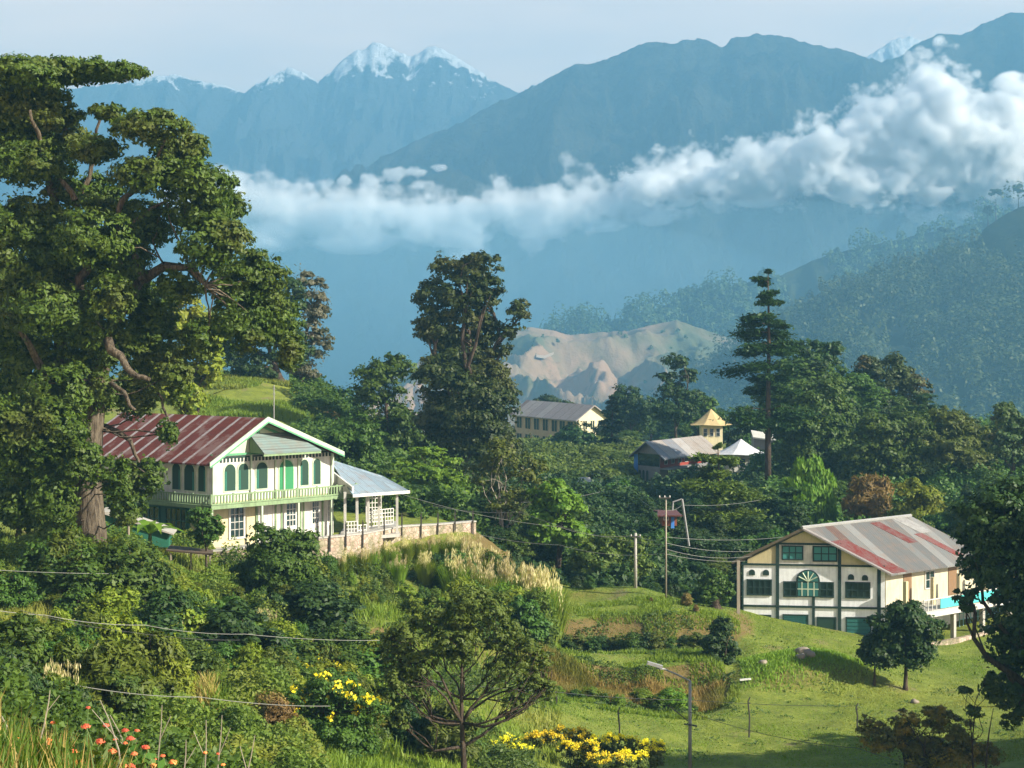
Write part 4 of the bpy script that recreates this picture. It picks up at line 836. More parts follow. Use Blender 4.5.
# balcony round both sides
m = MB(); FW.box(m, -1.1, LEN + 1.4, zB - .32, zB - .08, .002, 1.25); LW.box(m, -1.24, 12, zB - .318, zB - .085, .004, 1.1); m.build('balcony_slab', PALEG, M)
def rail(Wl, a0, a1, t, par, mat, n, zb, hgt=.68, br=.09, step=.26):
    m = MB(); Wl.box(m, a0, a1, zb + hgt - .08, zb + hgt, t - .05, t + .05); Wl.box(m, a0, a1, zb + .03, zb + .12, t - .04, t + .04)
    k = int((a1 - a0) / step)
    for i in range(k + 1): a = a0 + (a1 - a0) * i / k; b = br * (1.6 if i % 7 == 0 else 1); Wl.box(m, a - b / 2, a + b / 2, zb + .1, zb + hgt - (.06 if i % 7 else -.06), t - .035, t + .035)
    return m.build(n, mat, par)
rail(FW, -1.05, LEN + 1.35, 1.18, M, PALEG, 'balcony_railing', zB - .08); rail(LW, -1.15, 12, 1.04, M, PALEG, 'balcony_railing', zB - .08)
m = MB()
for x in (-1.0, 3.2, 6.4, 9.4, LEN + 1.2): FW.box(m, x - .07, x + .07, zG - .1, zB - .32, 1.08, 1.22)
m.build('balcony_post', WHITEG, M)
m = MB(); FW.box(m, -1.2, LEN + 1.6, zG - .18, zG + .02, .0, 1.7); m.build('plinth', GREYC, M)
# veranda at the right with its own blue roof
VR = thing('veranda', 'open veranda with blue tin roof, white posts and lattice panels right of the mansion', 'veranda', W(382, 527, 132))
P1, P2, P3, P4 = W(329, 459, 133), W(353, 495, 127.5), W(410, 491, 131.5), W(383, 476, 141)
BLUE = tin('blue_tin_roof', [(0.0, (0.18, 0.25, 0.30)), (.5, (0.22, 0.29, 0.34)), (.8, (0.28, 0.35, 0.39))], (.8, .6, 0), .8, .2)
m = MB(); m.prism([P1, P2, P3, P4], (0, 0, -.1)); m.build('roof', BLUE, VR)
m = MB(); m.box(Vector(P2) - Vector((0, .04, .16)), Vector(P3) - Vector(P2), (0, .08, 0), (0, 0, .2)); m.build('fascia', WHITE, VR)
m = MB(); m.prism([W(330, 470, 131), W(352, 487, 128.2), W(352, 494, 128.2), W(338, 494, 130), W(330, 490, 131)], (.12, .08, 0)); m.build('gable_board', WHITE, VR)
for x, y0, Y in ((357, 495, 128.5), (368, 494, 129.5), (379, 493, 134), (397, 492, 131.2), (345, 492, 128)):
    m = MB(); a = W(x, y0, Y); m.box((a[0] - .08, a[1] - .08, zG), (.16, 0, 0), (0, .16, 0), (0, 0, a[2] - zG)); m.build('post', WHITE, VR)
def lattice(p, q, z0, z1, nx, nz, par, mat, bw=.06):
    p, q = Vector((p[0], p[1], 0)), Vector((q[0], q[1], 0)); d = q - p; u = d.normalized(); nn = Vector((u.y, -u.x, 0)) * .05; m = MB()
    for i in range(nx + 1): a = p + d * i / nx - u * bw / 2; m.box((a.x, a.y, z0), u * bw, nn, (0, 0, z1 - z0))
    for i in range(nz + 1): z = z0 + (z1 - z0) * i / nz; m.box((p.x, p.y, z - bw / 2), d, nn * .8, (0, 0, bw))
    return m.build('lattice', mat, par)
lattice(W(345, 0, 128), W(357, 0, 128.4), zG + .1, zG + 1.1, 4, 4, VR, WHITE); lattice(W(368, 0, 134), W(393, 0, 136), zG + .2, zG + 1.3, 9, 4, VR, WHITE); lattice(W(366, 0, 136.5), W(381, 0, 137), zG + .3, zG + 2.3, 5, 6, VR, WHITE); lattice(W(357, 0, 128.6), W(366, 0, 129.2), zG + .1, zG + .8, 3, 2, VR, WHITE)
m = MB(); m.prism([W(338, 0, 127.6)[:2] + (zG - .2,), W(400, 0, 130.8)[:2] + (zG - .2,), W(396, 0, 140)[:2] + (zG - .2,), W(345, 0, 138)[:2] + (zG - .2,)], (0, 0, .22)); m.build('floor', GREYC, VR)
# mast on the mansion roof
mb = MB().tube([W(274, 430, 128), W(274, 385, 128)], .035, 5).tube([W(272.5, 394, 128), W(275.5, 394, 128)], .025, 4).tube([W(272.8, 389, 128), W(275.2, 389, 128)], .025, 4)
mb.build('antenna_mast', STEEL, label='thin antenna mast standing above the peak of the mansion gable', cat='antenna')
# stone retaining wall
t = NT('field_stone'); p = t.pos(False); v = t.add('ShaderNodeTexVoronoi', i_Scale=2.6); t.put(v.inputs['Vector'], t.mapping(p, (1, 1, 1.6))); ve = t.add('ShaderNodeTexVoronoi', feature='DISTANCE_TO_EDGE', i_Scale=2.6); t.put(ve.inputs['Vector'], t.mapping(p, (1, 1, 1.6)))
n = t.noise(p, 1.1, 5); c = t.mix(v.outputs['Color'], (0.30, 0.22, 0.17), (0.50, 0.40, 0.32)); c = t.mix(t.ramp(ve.outputs[0], [(.0, 1.0), (.06, 0.0)]), c, (0.10, 0.08, 0.06)); c = t.mix(t.math('MULTIPLY', t.ramp(n, [(.45, 0.0), (.6, 1.0)]), .6), c, (0.10, 0.12, 0.05))
STONE = t.bsdf(c, .9, .1, bump=ve.outputs[0], bstr=.8, bdist=.06)
ws = [W(170, 556, 117.5), W(225, 551, 118.5), W(262, 546, 120), (W(300, 540, 122.5)), W(340, 537, 125), W(366, 534, 127.5), W(402, 527, 133), W(440, 525, 136.5), W(476, 522, 139)]
RW = thing('stone_wall', 'rough stone retaining wall below the mansion and veranda', 'wall', (ws[4][0], ws[4][1], gz(340, 125)))
m = MB(); cpg = MB()
for a, b in zip(ws[:-1], ws[1:]):
    a, b = Vector(a), Vector(b); d = (b - a); nn = Vector((-d.y, d.x, 0)).normalized() * .45
    m.prism([(a.x, a.y, a.z - 3.2), (b.x, b.y, b.z - 3.2), b, a], nn)
    cpg.prism([a - nn * .12, b - nn * .12, b + nn * 1.15, a + nn * 1.15], (0, 0, .1))
m.build('masonry', STONE, RW); cpg.build('coping', GREYC, RW)
for i, x in enumerate((318, 346, 363, 384, 402, 421, 438, 455, 473, 330, 290, 262)):
    k = max(j for j in range(len(ws)) if 512 + F * ws[j][0] / ws[j][1] <= x + .1); a, b = ws[k], ws[min(k + 1, len(ws) - 1)]
    xa, xb = 512 + F * a[0] / a[1], 512 + F * b[0] / b[1]; f = (x - xa) / max(xb - xa, 1e-6); q = Vector(a).lerp(Vector(b), min(max(f, 0), 1))
    MB().box((q.x - .05, q.y - .22, q.z - .9), (.1, 0, 0), (0, .1, 0), (0, 0, 1.75)).tube([(q.x, q.y - .17, q.z + .85), (q.x, q.y - .3, q.z + 1.0)], .03, 4).build('fence_post', DARKM, label='dark iron fence post bolted to the top of the stone retaining wall', cat='fence post', group='iron fence posts along the stone retaining wall')
# green shed at the left foot of the mansion
S = thing('green_shed', 'small dark green shed with sloping roof behind the great tree trunk', 'shed', W(140, 548, 116)); zs = W(0, 548, 116)[2]
SW = Wall(W(104, 0, 116)[:2], (1, .1), (.1, -1)); m = MB(); m.prism([SW.p(0, zs), SW.p(3.9, zs), SW.p(3.9, zs + .9), SW.p(.4, zs + 2.1), SW.p(0, zs + 2.2)], Vector(SW.p(0, 0, -2.6)) - Vector(SW.p(0, 0, 0))); m.build('wall', paint('shed_green', (0.02, 0.12, 0.075), dirt=.3), S)
m = MB(); m.prism([SW.p(-.2, zs + 2.25, .25), SW.p(.4, zs + 2.2, .25), SW.p(4.2, zs + .85, .25), SW.p(4.2, zs + .77, .25), SW.p(-.2, zs + 2.15, .25)], Vector(SW.p(0, 0, -3.1)) - Vector(SW.p(0, 0, 0))); m.build('roof', GREYC, S)
D = thing('lean_to', 'low dark tin lean-to roof on short posts under the mansion side', 'shed', W(190, 566, 114)); z1 = W(0, 548, 114)[2]
m = MB(); m.prism([W(170, 545, 116), W(213, 550, 115), W(213, 554, 113), W(166, 550, 113.6)], (0, 0, -.08)); m.build('roof', paint('rusty_tin', (0.10, 0.07, 0.05), dirt=.5), D)
m = MB()
for x in (170, 190, 209): a = W(x, 553, 113.6); m.box((a[0], a[1], a[2] - 1.4), (.1, 0, 0), (0, .1, 0), (0, 0, 1.4))
m.build('post', WOODP, D)

# ===== the half timbered house above the lawn
A, B = (W(742, 0, 138.5)[:2]), (W(885, 0, 137.0)[:2]); uR = np.array(B) - np.array(A); LR = float(np.linalg.norm(uR)); nR = (uR[1], -uR[0]); R_ = Wall(A, uR, nR)
vS = np.array((.72, .69)); SL = 12.0; SDW = Wall(B, vS, (vS[1], -vS[0]))
sl_ = lambda px: R_.s_of(px)
def zz(py, px=813): return R_.z_of(px, py)
zb, z1, z2, zap = -21.9, zz(607), zz(565), zz(528.5)
HT = thing('timbered_house', 'white half timbered house with patchwork grey and red roof at the edge of the lawn', 'house', (float(A[0] + uR[0] / 2), 138, zb))
zeR0 = zz(572); zrf = lambda a: (zap + .08) + (zeR0 - zap - .08) * (a - sl_(807) - .1) / (sl_(893) + .25 - sl_(807)) - .18
zlf = lambda a: (zap + .075) + (zz(562) - zap - .075) * (sl_(807) + .1 - a) / (sl_(807) - sl_(736) - .1) - .18
ext = Vector((vS[0] * SL, vS[1] * SL, 0)); ex2 = Vector((vS[0] * .01, vS[1] * .01, 0))
m = MB(); m.prism([R_.p(0, zb), R_.p(LR, zb), R_.p(LR, min(z2, zrf(LR))), R_.p(LR - .4, min(z2, zrf(LR - .4))), R_.p(0, min(z2, zlf(0)))], ext); m.build('wall', paint('white_limewash', (0.80, 0.83, 0.85), dirt=.4), HT)
sl = lambda px: R_.s_of(px)
aL, aR, aC = sl(736), sl(893), sl(807)
m = MB(); m.prism([R_.p(.4, z2), R_.p(LR - .5, z2), R_.p(LR - .5, zrf(LR - .5)), R_.p(aC, zap - .12), R_.p(.4, zlf(.4))], ext); m.build('gable_wall', CREAM, HT)
m = MB(); R_.box(m, sl(779), sl(840), z2 + .06, zz(544), .002, .05); m.build('gable_panel', WHITE, HT)
tm = MB()
for x in (777.5, 839.5): R_.box(tm, sl(x) - .12, sl(x) + .12, zb, zz(543), .004, .08)
R_.box(tm, sl(879) - .13, sl(879) + .13, zb, z2, .004, .08); R_.box(tm, sl(813.5) - .1, sl(813.5) + .1, zb, zz(597), .004, .075)
R_.box(tm, 0, LR, z1 - .07, z1 + .08, .006, .09); R_.box(tm, 0, LR, z2 - .08, z2 + .06, .006, .09); R_.box(tm, sl(779), sl(840), zz(545), zz(543), .006, .085); R_.box(tm, 0, .12, zb, z2, .005, .07)
tm.build('timber_frame', DKG, HT)
for x0, x1, y0, y1, nx in ((783, 802, 547, 559, 3), (814, 836, 547, 560, 3), (748, 770.5, 581.5, 595, 4), (784.5, 796, 583, 596, 2), (821, 832.5, 583, 596, 2), (846.5, 869, 582.5, 596, 4)):
    window(R_, sl(x0), sl(x1), zz(y1), zz(y0), HT, DKG, TEALP if y0 < 570 else GLASS, nx, 2, .1, bar=.07, t=.05 if y0 < 570 else 0)
# big fanlight window
a0, a1 = sl(796), sl(820); zc_, rr = zz(582), (a1 - a0) / 2
m = MB(); R_.arch(m, a0, a1, zz(597), zc_ + rr * 1.05, .004, .10); fo = m.build('fanlight_window', DKG, HT)
g = MB(); R_.arch(g, a0 + .14, a1 - .14, zc_ + .05, zc_ + rr * .95, .05, .115)
R_.box(g, a0 + .14, a1 - .14, zz(596), zc_ - .05, .05, .112); g.build('pane', TEAL, fo)
g = MB(); cx_ = (a0 + a1) / 2
for k in range(1, 6):
    f = math.pi * k / 6; c0 = Vector(R_.p(cx_, zc_ + .05, .12)); c1 = Vector(R_.p(cx_ + math.cos(f) * rr * .9, zc_ + math.sin(f) * rr * .9, .12)); g.tube([c0, c1], .045, 4)
for q in (-.5, 0, .5): R_.box(g, cx_ + q * rr - .04, cx_ + q * rr + .04, zz(596), zc_, .1, .13)
R_.box(g, a0 + .1, a1 - .1, zz(589.5), zz(588.5), .1, .128); g.build('glazing_bars', WHITEG, fo)
for x, y in ((752, 573.5), (766, 573.5), (851, 576.5), (865, 577)):
    m = MB(); a = sl(x); R_.arch(m, a - .22, a + .22, zz(y + 2.5), zz(y - 3), .003, .05); m.build('vent', DKG, HT)
for x0, x1, y0, y1, mt in ((757, 770, 617, 627, INNER), (784, 807, 616, 628, TEAL), (818, 835, 618, 632, INNER), (847, 870, 617.5, 640, TEAL)):
    m = MB(); R_.box(m, sl(x0), sl(x1), zz(y1), zz(y0), .003, .05); o = m.build('garage_door' if mt is TEAL else 'doorway', mt, HT)
    m = MB(); R_.box(m, sl(x0) - .1, sl(x1) + .1, zz(y0), zz(y0) + .1, .004, .08); R_.box(m, sl(x0) - .1, sl(x0), zz(y1), zz(y0), .004, .08); R_.box(m, sl(x1), sl(x1) + .1, zz(y1), zz(y0), .004, .08); m.build('frame', DKG, o)
    if mt is TEAL:
        m = MB()
        for k in range(1, 6): z_ = zz(y1) + (zz(y0) - zz(y1)) * k / 6; R_.box(m, sl(x0), sl(x1), z_ - .02, z_ + .02, .05, .065)
        m.build('slats', paint('dark_teal', (0.012, 0.07, 0.065)), o)
# roof: two slopes of patchwork sheets
STEELR = paint('grey_verge', (0.22, 0.2, 0.19), dirt=.5)
vn = (-vS[1], vS[0]); vd = (float(vS[0]), float(vS[1]), 0)
PATCH = tin('patchwork_roof', [(0.0, (0.11, 0.115, 0.115)), (.22, (0.19, 0.195, 0.19)), (.45, (0.08, 0.085, 0.085)), (.66, (0.11, 0.07, 0.06)), (.78, (0.14, 0.147, 0.145))], vd, 1.05, .2)
def rslope(a0, z0, a1, z1, name, t0=-.75, t1=SL + .9, th=.1, mat=PATCH):
    e0 = Vector((vS[0] * t0, vS[1] * t0, 0)); e1 = Vector((vS[0] * (t1 - t0), vS[1] * (t1 - t0), 0)); q = MB(); p0, p1 = Vector(R_.p(a0, z0)) + e0, Vector(R_.p(a1, z1)) + e0
    q.prism([p0, p1, p1 + Vector((0, 0, -th)), p0 + Vector((0, 0, -th))], e1); return q.build(name, mat, HT)
zeR = zz(572); rslope(aC + .1, zap + .08, aR + .35, zeR - .0, 'roof_slope'); rslope(aC + .1, zap + .075, aL + .2, zz(562), 'roof_slope')
RUST = paint('red_rust', (0.13, 0.028, 0.024), rough=.5, dirt=.3)
# red verge strip down the front edge, and ridge cap
rslope(aC + .12, zap + .09, aR + .35, zeR + .012, 'verge', t0=-.78, t1=-.45, th=.13, mat=STEELR); rslope(aC + .1, zap + .085, aL + .2, zz(562) + .01, 'verge', t0=-.78, t1=-.5, th=.2, mat=paint('dark_verge', (0.10, 0.08, 0.05)))
m = MB(); p0 = Vector(R_.p(aC + .1, zap + .11)) - Vector(vd) * .78; p1 = p0 + Vector(vd) * (SL + 1.7); m.tube([p0, p1], .13, 6); m.build('ridge_cap', STEEL, HT)
# sheets of another colour laid on the sunny slope
for (u0, u1, f0, f1, c_) in ((.1, 1.9, .30, .99, (0.12, 0.018, 0.014)), (7.6, 8.8, .05, .50, (0.11, 0.018, 0.014)), (10.0, 11.0, .35, .85, (0.15, 0.035, 0.03)), (10.9, 12.5, .0, .35, (0.25, 0.25, 0.24))):
    a_0, z_0 = aC + .1 + (aR + .25 - aC) * f0, zap + .08 + (zeR - zap - .08) * f0; a_1, z_1 = aC + .1 + (aR + .25 - aC) * f1, zap + .08 + (zeR - zap - .08) * f1
    rslope(a_0, z_0 + .03, a_1, z_1 + .03, 'roof_sheet', t0=u0 - .6, t1=u1 - .6, th=.02, mat=paint('sheet', c_, rough=.7, dirt=.7, dirt_col=(0.13, 0.115, 0.11), scale=1.6, spec=.15))
# sunny side wall with porch
zd = W(0, 607, 137)[2]
m = MB(); SDW.box(m, .02, SL, z1 + .1, zrf(LR) - .1, .002, .05); m.build('side_wall', paint('pale_cream', (0.50, 0.46, 0.33), dirt=.5), HT)
for s0, s1, h0, h1 in ((2.2, 3.2, .1, 2.2), (5.0, 6.1, .9, 2.1), (8.0, 9.1, .1, 2.2)):
    if h0 < .5: m = MB(); SDW.box(m, s0, s1, zd + h0, zd + h1, .05, .1); m.build('door', paint('brown_door', (0.20, 0.12, 0.06)), HT)
    else: window(SDW, s0, s1, zd + h0, zd + h1, HT, WHITE, GLASS, 2, 2, .08, t=.05)
PW = 3.4
m = MB(); SDW.box(m, -.1, 15.5, zd - .45, zd, .05, PW); m.build('deck', GREYC, HT)
m = MB(); SDW.box(m, -.1, 15.5, zd - .45, zd - .1, PW, PW + .12); m.build('deck_fascia', WHITE, HT)
for s_ in (.15, 3.6, 7.0, 10.6, 14.2):
    m = MB(); SDW.box(m, s_, s_ + .28, zd, zrf(LR) - .75 if s_ < 12 else zd + 1.1, PW * .42, PW * .42 + .28); m.build('porch_column', CREAM, HT)
for s_ in (.1, 3.8, 7.6, 11.3, 15.0):
    m = MB(); SDW.box(m, s_, s_ + .3, zb - .6, zd - .45, PW - .4, PW - .1); m.build('pillar', GREYC, HT)
m = MB(); SDW.box(m, 2.0, 15.4, zd + .05, zd + .72, PW - .06, PW - .02); m.build('railing_cloth', TARP, HT)
m = MB(); SDW.box(m, -.1, 15.4, zd + .76, zd + .82, PW - .09, PW + .0)
for k in range(30): SDW.box(m, -.1 + k * .53, -.05 + k * .53, zd, zd + .76, PW - .08, PW - .03) if k < 4 or k % 6 == 0 else None
m.build('railing', WHITE, HT)
m = MB(); SDW.box(m, .0, 15.6, zb - .8, zb + .45, PW + .1, PW + .5); m.build('low_stone_wall', STONE, HT)
lat = MB()
for k in range(14): SDW.box(lat, 8.0 + k * .5, 8.05 + k * .5, zb + .5, zb + 1.5, 1.0, 1.05)
SDW.box(lat, 8.0, 14.6, zb + 1.0, zb + 1.05, .99, 1.06); SDW.box(lat, 8.0, 14.6, zb + 1.45, zb + 1.5, .99, 1.06); lat.build('lattice', paint('light_blue_paint', (0.25, 0.48, 0.55)), HT)
mb = MB().box((W(737, 0, 135)[0], 135, gz(737, 135) - .2), (.22, 0, 0), (0, .22, 0), (0, 0, 3.9)); mb.build('boundary_post', WOODP, label='pale wooden post at the left front corner of the half timbered house', cat='post')

# ===== village
def simple_roof(par, mat, ridge0, ridge1, e0, e1, th=.18, name='roof_slope'):
    m = MB(); m.prism([ridge0, ridge1, e1, e0], (0, 0, -th)); return m.build(name, mat, par)
# long yellow building
Yy = 350; Y_ = thing('long_yellow_building', 'long three storey yellow building with a low metal roof among the trees', 'building', W(560, 460, Yy))
g0, g1 = W(579, 0, 344)[:2], W(607, 0, 350)[:2]; l0 = W(515, 0, 372)[:2]; zt_, zr_, zb_ = W(0, 417, 347)[2], W(0, 405.5, 347)[2], W(0, 470, 350)[2]
GW = Wall(g0, np.array(g1) - np.array(g0), (.3, -1)); GL = float(np.linalg.norm(np.array(g1) - np.array(g0))); LWy = Wall(g0, np.array(l0) - np.array(g0), (-.6, -.8)); LL = float(np.linalg.norm(np.array(l0) - np.array(g0)))
back = Vector((l0[0] - g0[0], l0[1] - g0[1], 0))
m = MB(); m.prism([GW.p(0, zb_), GW.p(GL, zb_), GW.p(GL, zt_), GW.p(GL * .5, zr_ - .2), GW.p(0, zt_)], back); m.build('wall', YELW, Y_)
m = MB(); LWy.box(m, .1, LL, zb_, zt_ - .2, .01, .12); m.build('side_wall', YELW_SHADE, Y_)  # long side away from the sun: its shade is put into the plaster colour
rt = tin('rusty_grey_roof', [(0., (0.30, 0.27, 0.26)), (.5, (0.36, 0.33, 0.31)), (.8, (0.22, 0.17, 0.16))], (-.7, .6, 0), 3, .6)
oh = Vector((GW.n[0], GW.n[1], 0)) * 1.0; bk2 = back * 1.03
r0 = Vector(GW.p(GL * .5, zr_ + .1)) + oh
for a_ in (-1.3, GL + 1.3): e = Vector(GW.p(a_, zt_ - .5)) + oh; simple_roof(Y_, rt, r0, r0 + bk2 - oh, e, e + bk2 - oh)
for fl in (0, 1):
    for x in (585, 592.5, 600):
        a = GW.s_of(x); z_ = W(0, 428 + fl * 13, 347)[2]; window(GW, a - .55, a + .55, z_ - .2, z_ + 1.35, Y_, YELW, GLASS, 2, 1, .12, bar=.12)
for fl in range(3):
    for k, f in enumerate((.08, .2, .32, .46, .6, .74, .88)):
        a = LL * f; z_ = zt_ - 3.0 - fl * 3.2; window(LWy, a, a + 2.4, z_, z_ + 2.1, Y_, YELW_SHADE, INNER, 2, 1, .2, t=.12, bar=.12)
# red and blue house
RB = thing('red_walled_house', 'house with red timber walls, blue corner cladding and grey sloping roof', 'house', W(680, 482, 250))
f0, f1 = W(634, 0, 252)[:2], W(660, 0, 247)[:2]; sd1 = W(712, 0, 262)[:2]; FWr = Wall(f0, np.array(f1) - np.array(f0), (-.3, -1)); fl_ = float(np.linalg.norm(np.array(f1) - np.array(f0))); SW_ = Wall(f1, np.array(sd1) - np.array(f1), (.6, -.8)); sdv = Vector((sd1[0] - f1[0], sd1[1] - f1[1], 0)); sL = sdv.length
z0_, zm_, zt2, zr2 = W(0, 486, 250)[2], W(0, 467, 250)[2], W(0, 454, 250)[2], W(0, 441, 250)[2]
m = MB(); m.prism([FWr.p(0, z0_), FWr.p(fl_, z0_), FWr.p(fl_, zt2), FWr.p(fl_ * .5, zr2 - .15), FWr.p(0, zt2)], sdv); m.build('wall', GREYW, RB)
m = MB(); SW_.box(m, .05, sL, zm_, zt2, .01, .09); m.build('red_wall', REDW, RB); m = MB(); FWr.box(m, 0, .9, z0_, zt2 - .1, .01, .1); m.build('blue_panel', BLUEW, RB)
m = MB(); FWr.box(m, 1.0, fl_ - .1, zm_ + .2, zt2 + .1, .01, .08); m.build('glazing', GLASS, RB)
m = MB(); SW_.box(m, 0, sL * .6, zm_ - .15, zm_ + .05, .0, 1.4); m.build('balcony', GREYW, RB)
for k in range(3): archwin(FWr, 1.1 + k * .85, 1.6 + k * .85, z0_ + .4, zm_ - .4, RB, INNER, GREYW, curtain=False)
for k in range(4): window(SW_, 1.2 + k * 2.2, 2.1 + k * 2.2, zm_ + .5, zt2 - .3, RB, WHITE, GLASS, 2, 1, .06, t=.09)
rg = tin('dull_grey_roof', [(0., (0.30, 0.27, 0.24)), (.4, (0.20, 0.21, 0.23)), (.7, (0.35, 0.33, 0.31))], (.8, .5, 0), 2.5, .5); q0 = Vector(FWr.p(fl_ * .5, zr2, .9))
for a_ in (-.9, fl_ + 1.3): e = Vector(FWr.p(a_, zt2 - .35, .9)); simple_roof(RB, rg, q0, q0 + sdv * 1.08, e, e + sdv * 1.08)
# golden pavilion
def pavilion(name, label, cx, Y, eave, apex, bot, half, roofm, wallm, curve=1.7, rings=6, fin=True, wallf=.6):
    o = thing(name, label, 'pavilion', W(cx, bot, Y)); c = Vector(W(cx, 0, Y)); z_e, z_a, z_b = W(0, eave, Y)[2], W(0, apex, Y)[2], W(0, bot, Y)[2]; hw = half * Y / F
    m = MB(); V = []
    for i in range(rings + 1):
        f = i / rings; r = hw * (1 - f) + .05; z = z_e + (z_a - z_e) * f ** curve; V.append([(c.x + r * math.cos(math.pi / 4 + .35 + k * math.pi / 4 * 1) * 1.05, c.y + r * math.sin(math.pi / 4 + .35 + k * math.pi / 4), z - (.0 if k % 2 else -.12) * (1 - f)) for k in range(8)])
    for i in range(rings):
        for k in range(8): j = (k + 1) % 8; m.poly([V[i][k], V[i][j], V[i + 1][j], V[i + 1][k]])
    m.poly(V[0][::-1]); m.build('roof', roofm, o)
    if fin: MB().tube([(c.x, c.y, z_a - .2), (c.x, c.y, z_a + .3), (c.x, c.y, z_a + .9)], [.22, .28, .04], 6).build('finial', roofm, o)
    m = MB(); r = hw * wallf; m.box((c.x - r, c.y - r, z_b), (2 * r, 0, 0), (0, 2 * r, 0), (0, 0, z_e - z_b - .02)); m.build('wall', wallm, o)
    Wf = Wall((c.x - r, c.y - r), (1, 0), (0, -1))
    for k in range(3): window(Wf, r * (.2 + .6 * k), r * (.2 + .6 * k) + r * .32, z_e - 1.6, z_e - .5, o, WHITE, GLASS, 1, 2, .06)
    return o
pavilion('golden_pavilion', 'square tower with swept golden roof behind the white pavilion', 711, 290, 425, 409, 450, 21, GOLD, YELW, curve=1.35, fin=False, wallf=.5)
pavilion('white_pavilion', 'small white pavilion with curved white tent roof near the tall conifer', 741, 262, 454, 439, 474, 27, paint('white_metal_roof', (0.6, 0.6, 0.6), dirt=.4), WHITE, curve=1.4, fin=False)
o = thing('tin_roof_shed', 'pale tin roofed shed partly hidden behind the tall conifer', 'shed', W(765, 450, 275)); m = MB(); m.prism([W(751, 430, 275), W(775, 434, 272), W(776, 440, 268), W(753, 437, 270)], (0, 0, -.2)); m.build('roof', paint('pale_tin', (0.6, 0.58, 0.5), dirt=.4), o)
m = MB(); m.prism([W(754, 436, 271), W(774, 439, 269), W(774, 450, 269), W(754, 450, 271)], (0, 3, 0)); m.build('wall', GREYW, o)
# small buildings lower in the village
def hut(label, px0, px1, top, bot, Y, wallm, roofm, slope_=2.5, name='hut'):
    o = thing(name, label, 'hut', W((px0 + px1) / 2, bot, Y)); k = Y / F; x0, _, zt = W(px0, top, Y); x1, _, zb_ = W(px1, bot, Y)
    m = MB(); m.box((x0, Y, zb_ - .3), (x1 - x0, 0, 0), (0, 4, 0), (0, 0, zt - zb_ + .3)); m.build('wall', wallm, o)
    m = MB(); m.prism([(x0 - .4, Y - .5, zt + .02), (x1 + .4, Y - .5, zt + .02), (x1 + .2, Y + 2, zt + slope_ * k * 3), (x0 - .2, Y + 2, zt + slope_ * k * 3)], (0, 0, -.1)); m.prism([(x0 - .2, Y + 2, zt + slope_ * k * 3), (x1 + .2, Y + 2, zt + slope_ * k * 3), (x1 + .4, Y + 4.5, zt), (x0 - .4, Y + 4.5, zt)], (0, 0, -.1)); m.build('roof', roofm, o)
    Wf = Wall((x0, Y), (1, 0), (0, -1)); L_ = x1 - x0
    window(Wf, L_ * .15, L_ * .4, zb_ + (zt - zb_) * .35, zt - (zt - zb_) * .25, o, WHITE, GLASS, 2, 1, .06)
    m = MB(); Wf.box(m, L_ * .6, L_ * .82, zb_ - .5, zt - (zt - zb_) * .25, .002, .05); m.build('door', BLUEW if wallm is not WHITE else WOODP, o); return o
hut('little white walled hut below the long yellow building', 578, 589, 486, 500, 215, WHITE, GREYC)
0 and hut('tiny white hut with grey roof beside the light green trees left of the village', 563, 600, 474, 484, 235, WHITE, paint('old_grey_roof', (0.40, 0.38, 0.35), dirt=.4))
hut('rust orange tin hut with a blue door cloth in the dark trees', 662, 677, 515, 522, 152, paint('rust_tin', (0.22, 0.07, 0.035), dirt=.5), paint('maroon_tin', (0.10, 0.03, 0.025), dirt=.5), .6)
G_ = thing('white_railing', 'white railing and gate posts on the village path', 'railing', W(602, 492, 225)); m = MB()
for k in range(6): a = W(592 + k * 3.4, 492, 225); m.box((a[0], a[1], a[2] - 1), (.14, 0, 0), (0, .14, 0), (0, 0, 2.1 if k in (2, 4) else 1.7))
m.build('post', WHITE, G_); m = MB(); a, b = W(592, 486, 225), W(609, 486, 225); m.box(a, (b[0] - a[0], 0, 0), (0, .08, 0), (0, 0, .1)); m.box((a[0], a[1], a[2] - .5), (b[0] - a[0], 0, 0), (0, .08, 0), (0, 0, .1)); m.build('rail', WHITE, G_)
# far hamlet
def hill_point(GX, GY, GZ, px, py, rows):
    j = int(np.argmin(abs(512 + F * GX[0] / GY[0] - px))); colm = H - F * GZ[:rows, j] / GY[:rows, j]; i = int(np.argmin(abs(colm - py))); return GX[i, j], GY[i, j], GZ[i, j]
for px, py, lb, hl in ((852, 338, 'left of the two pale roofed farmhouses among the trees of the far wooded hillside', 0), (866, 340, 'right of the two pale roofed farmhouses among the trees of the far wooded hillside', 0)):
    x, y, z = hill_point(*((NX, NY, NZ, px, py, 110) if not hl else (BX, BY, BZ, px, py, 150))); z += 2; y -= 12; o = thing('farmhouse', lb, 'farmhouse', (x, y, z)); MB().box((x - 4, y, z - 3), (8, 0, 0), (0, 6, 0), (0, 0, 7)).build('wall', WOODP, o)
    MB().prism([(x - 5, y - 1, z + 4), (x - 5, y + 7, z + 4), (x - 5, y + 3, z + 6.5)], (10, 0, 0)).build('roof', paint('far_roof', (.5, .48, .45)), o)
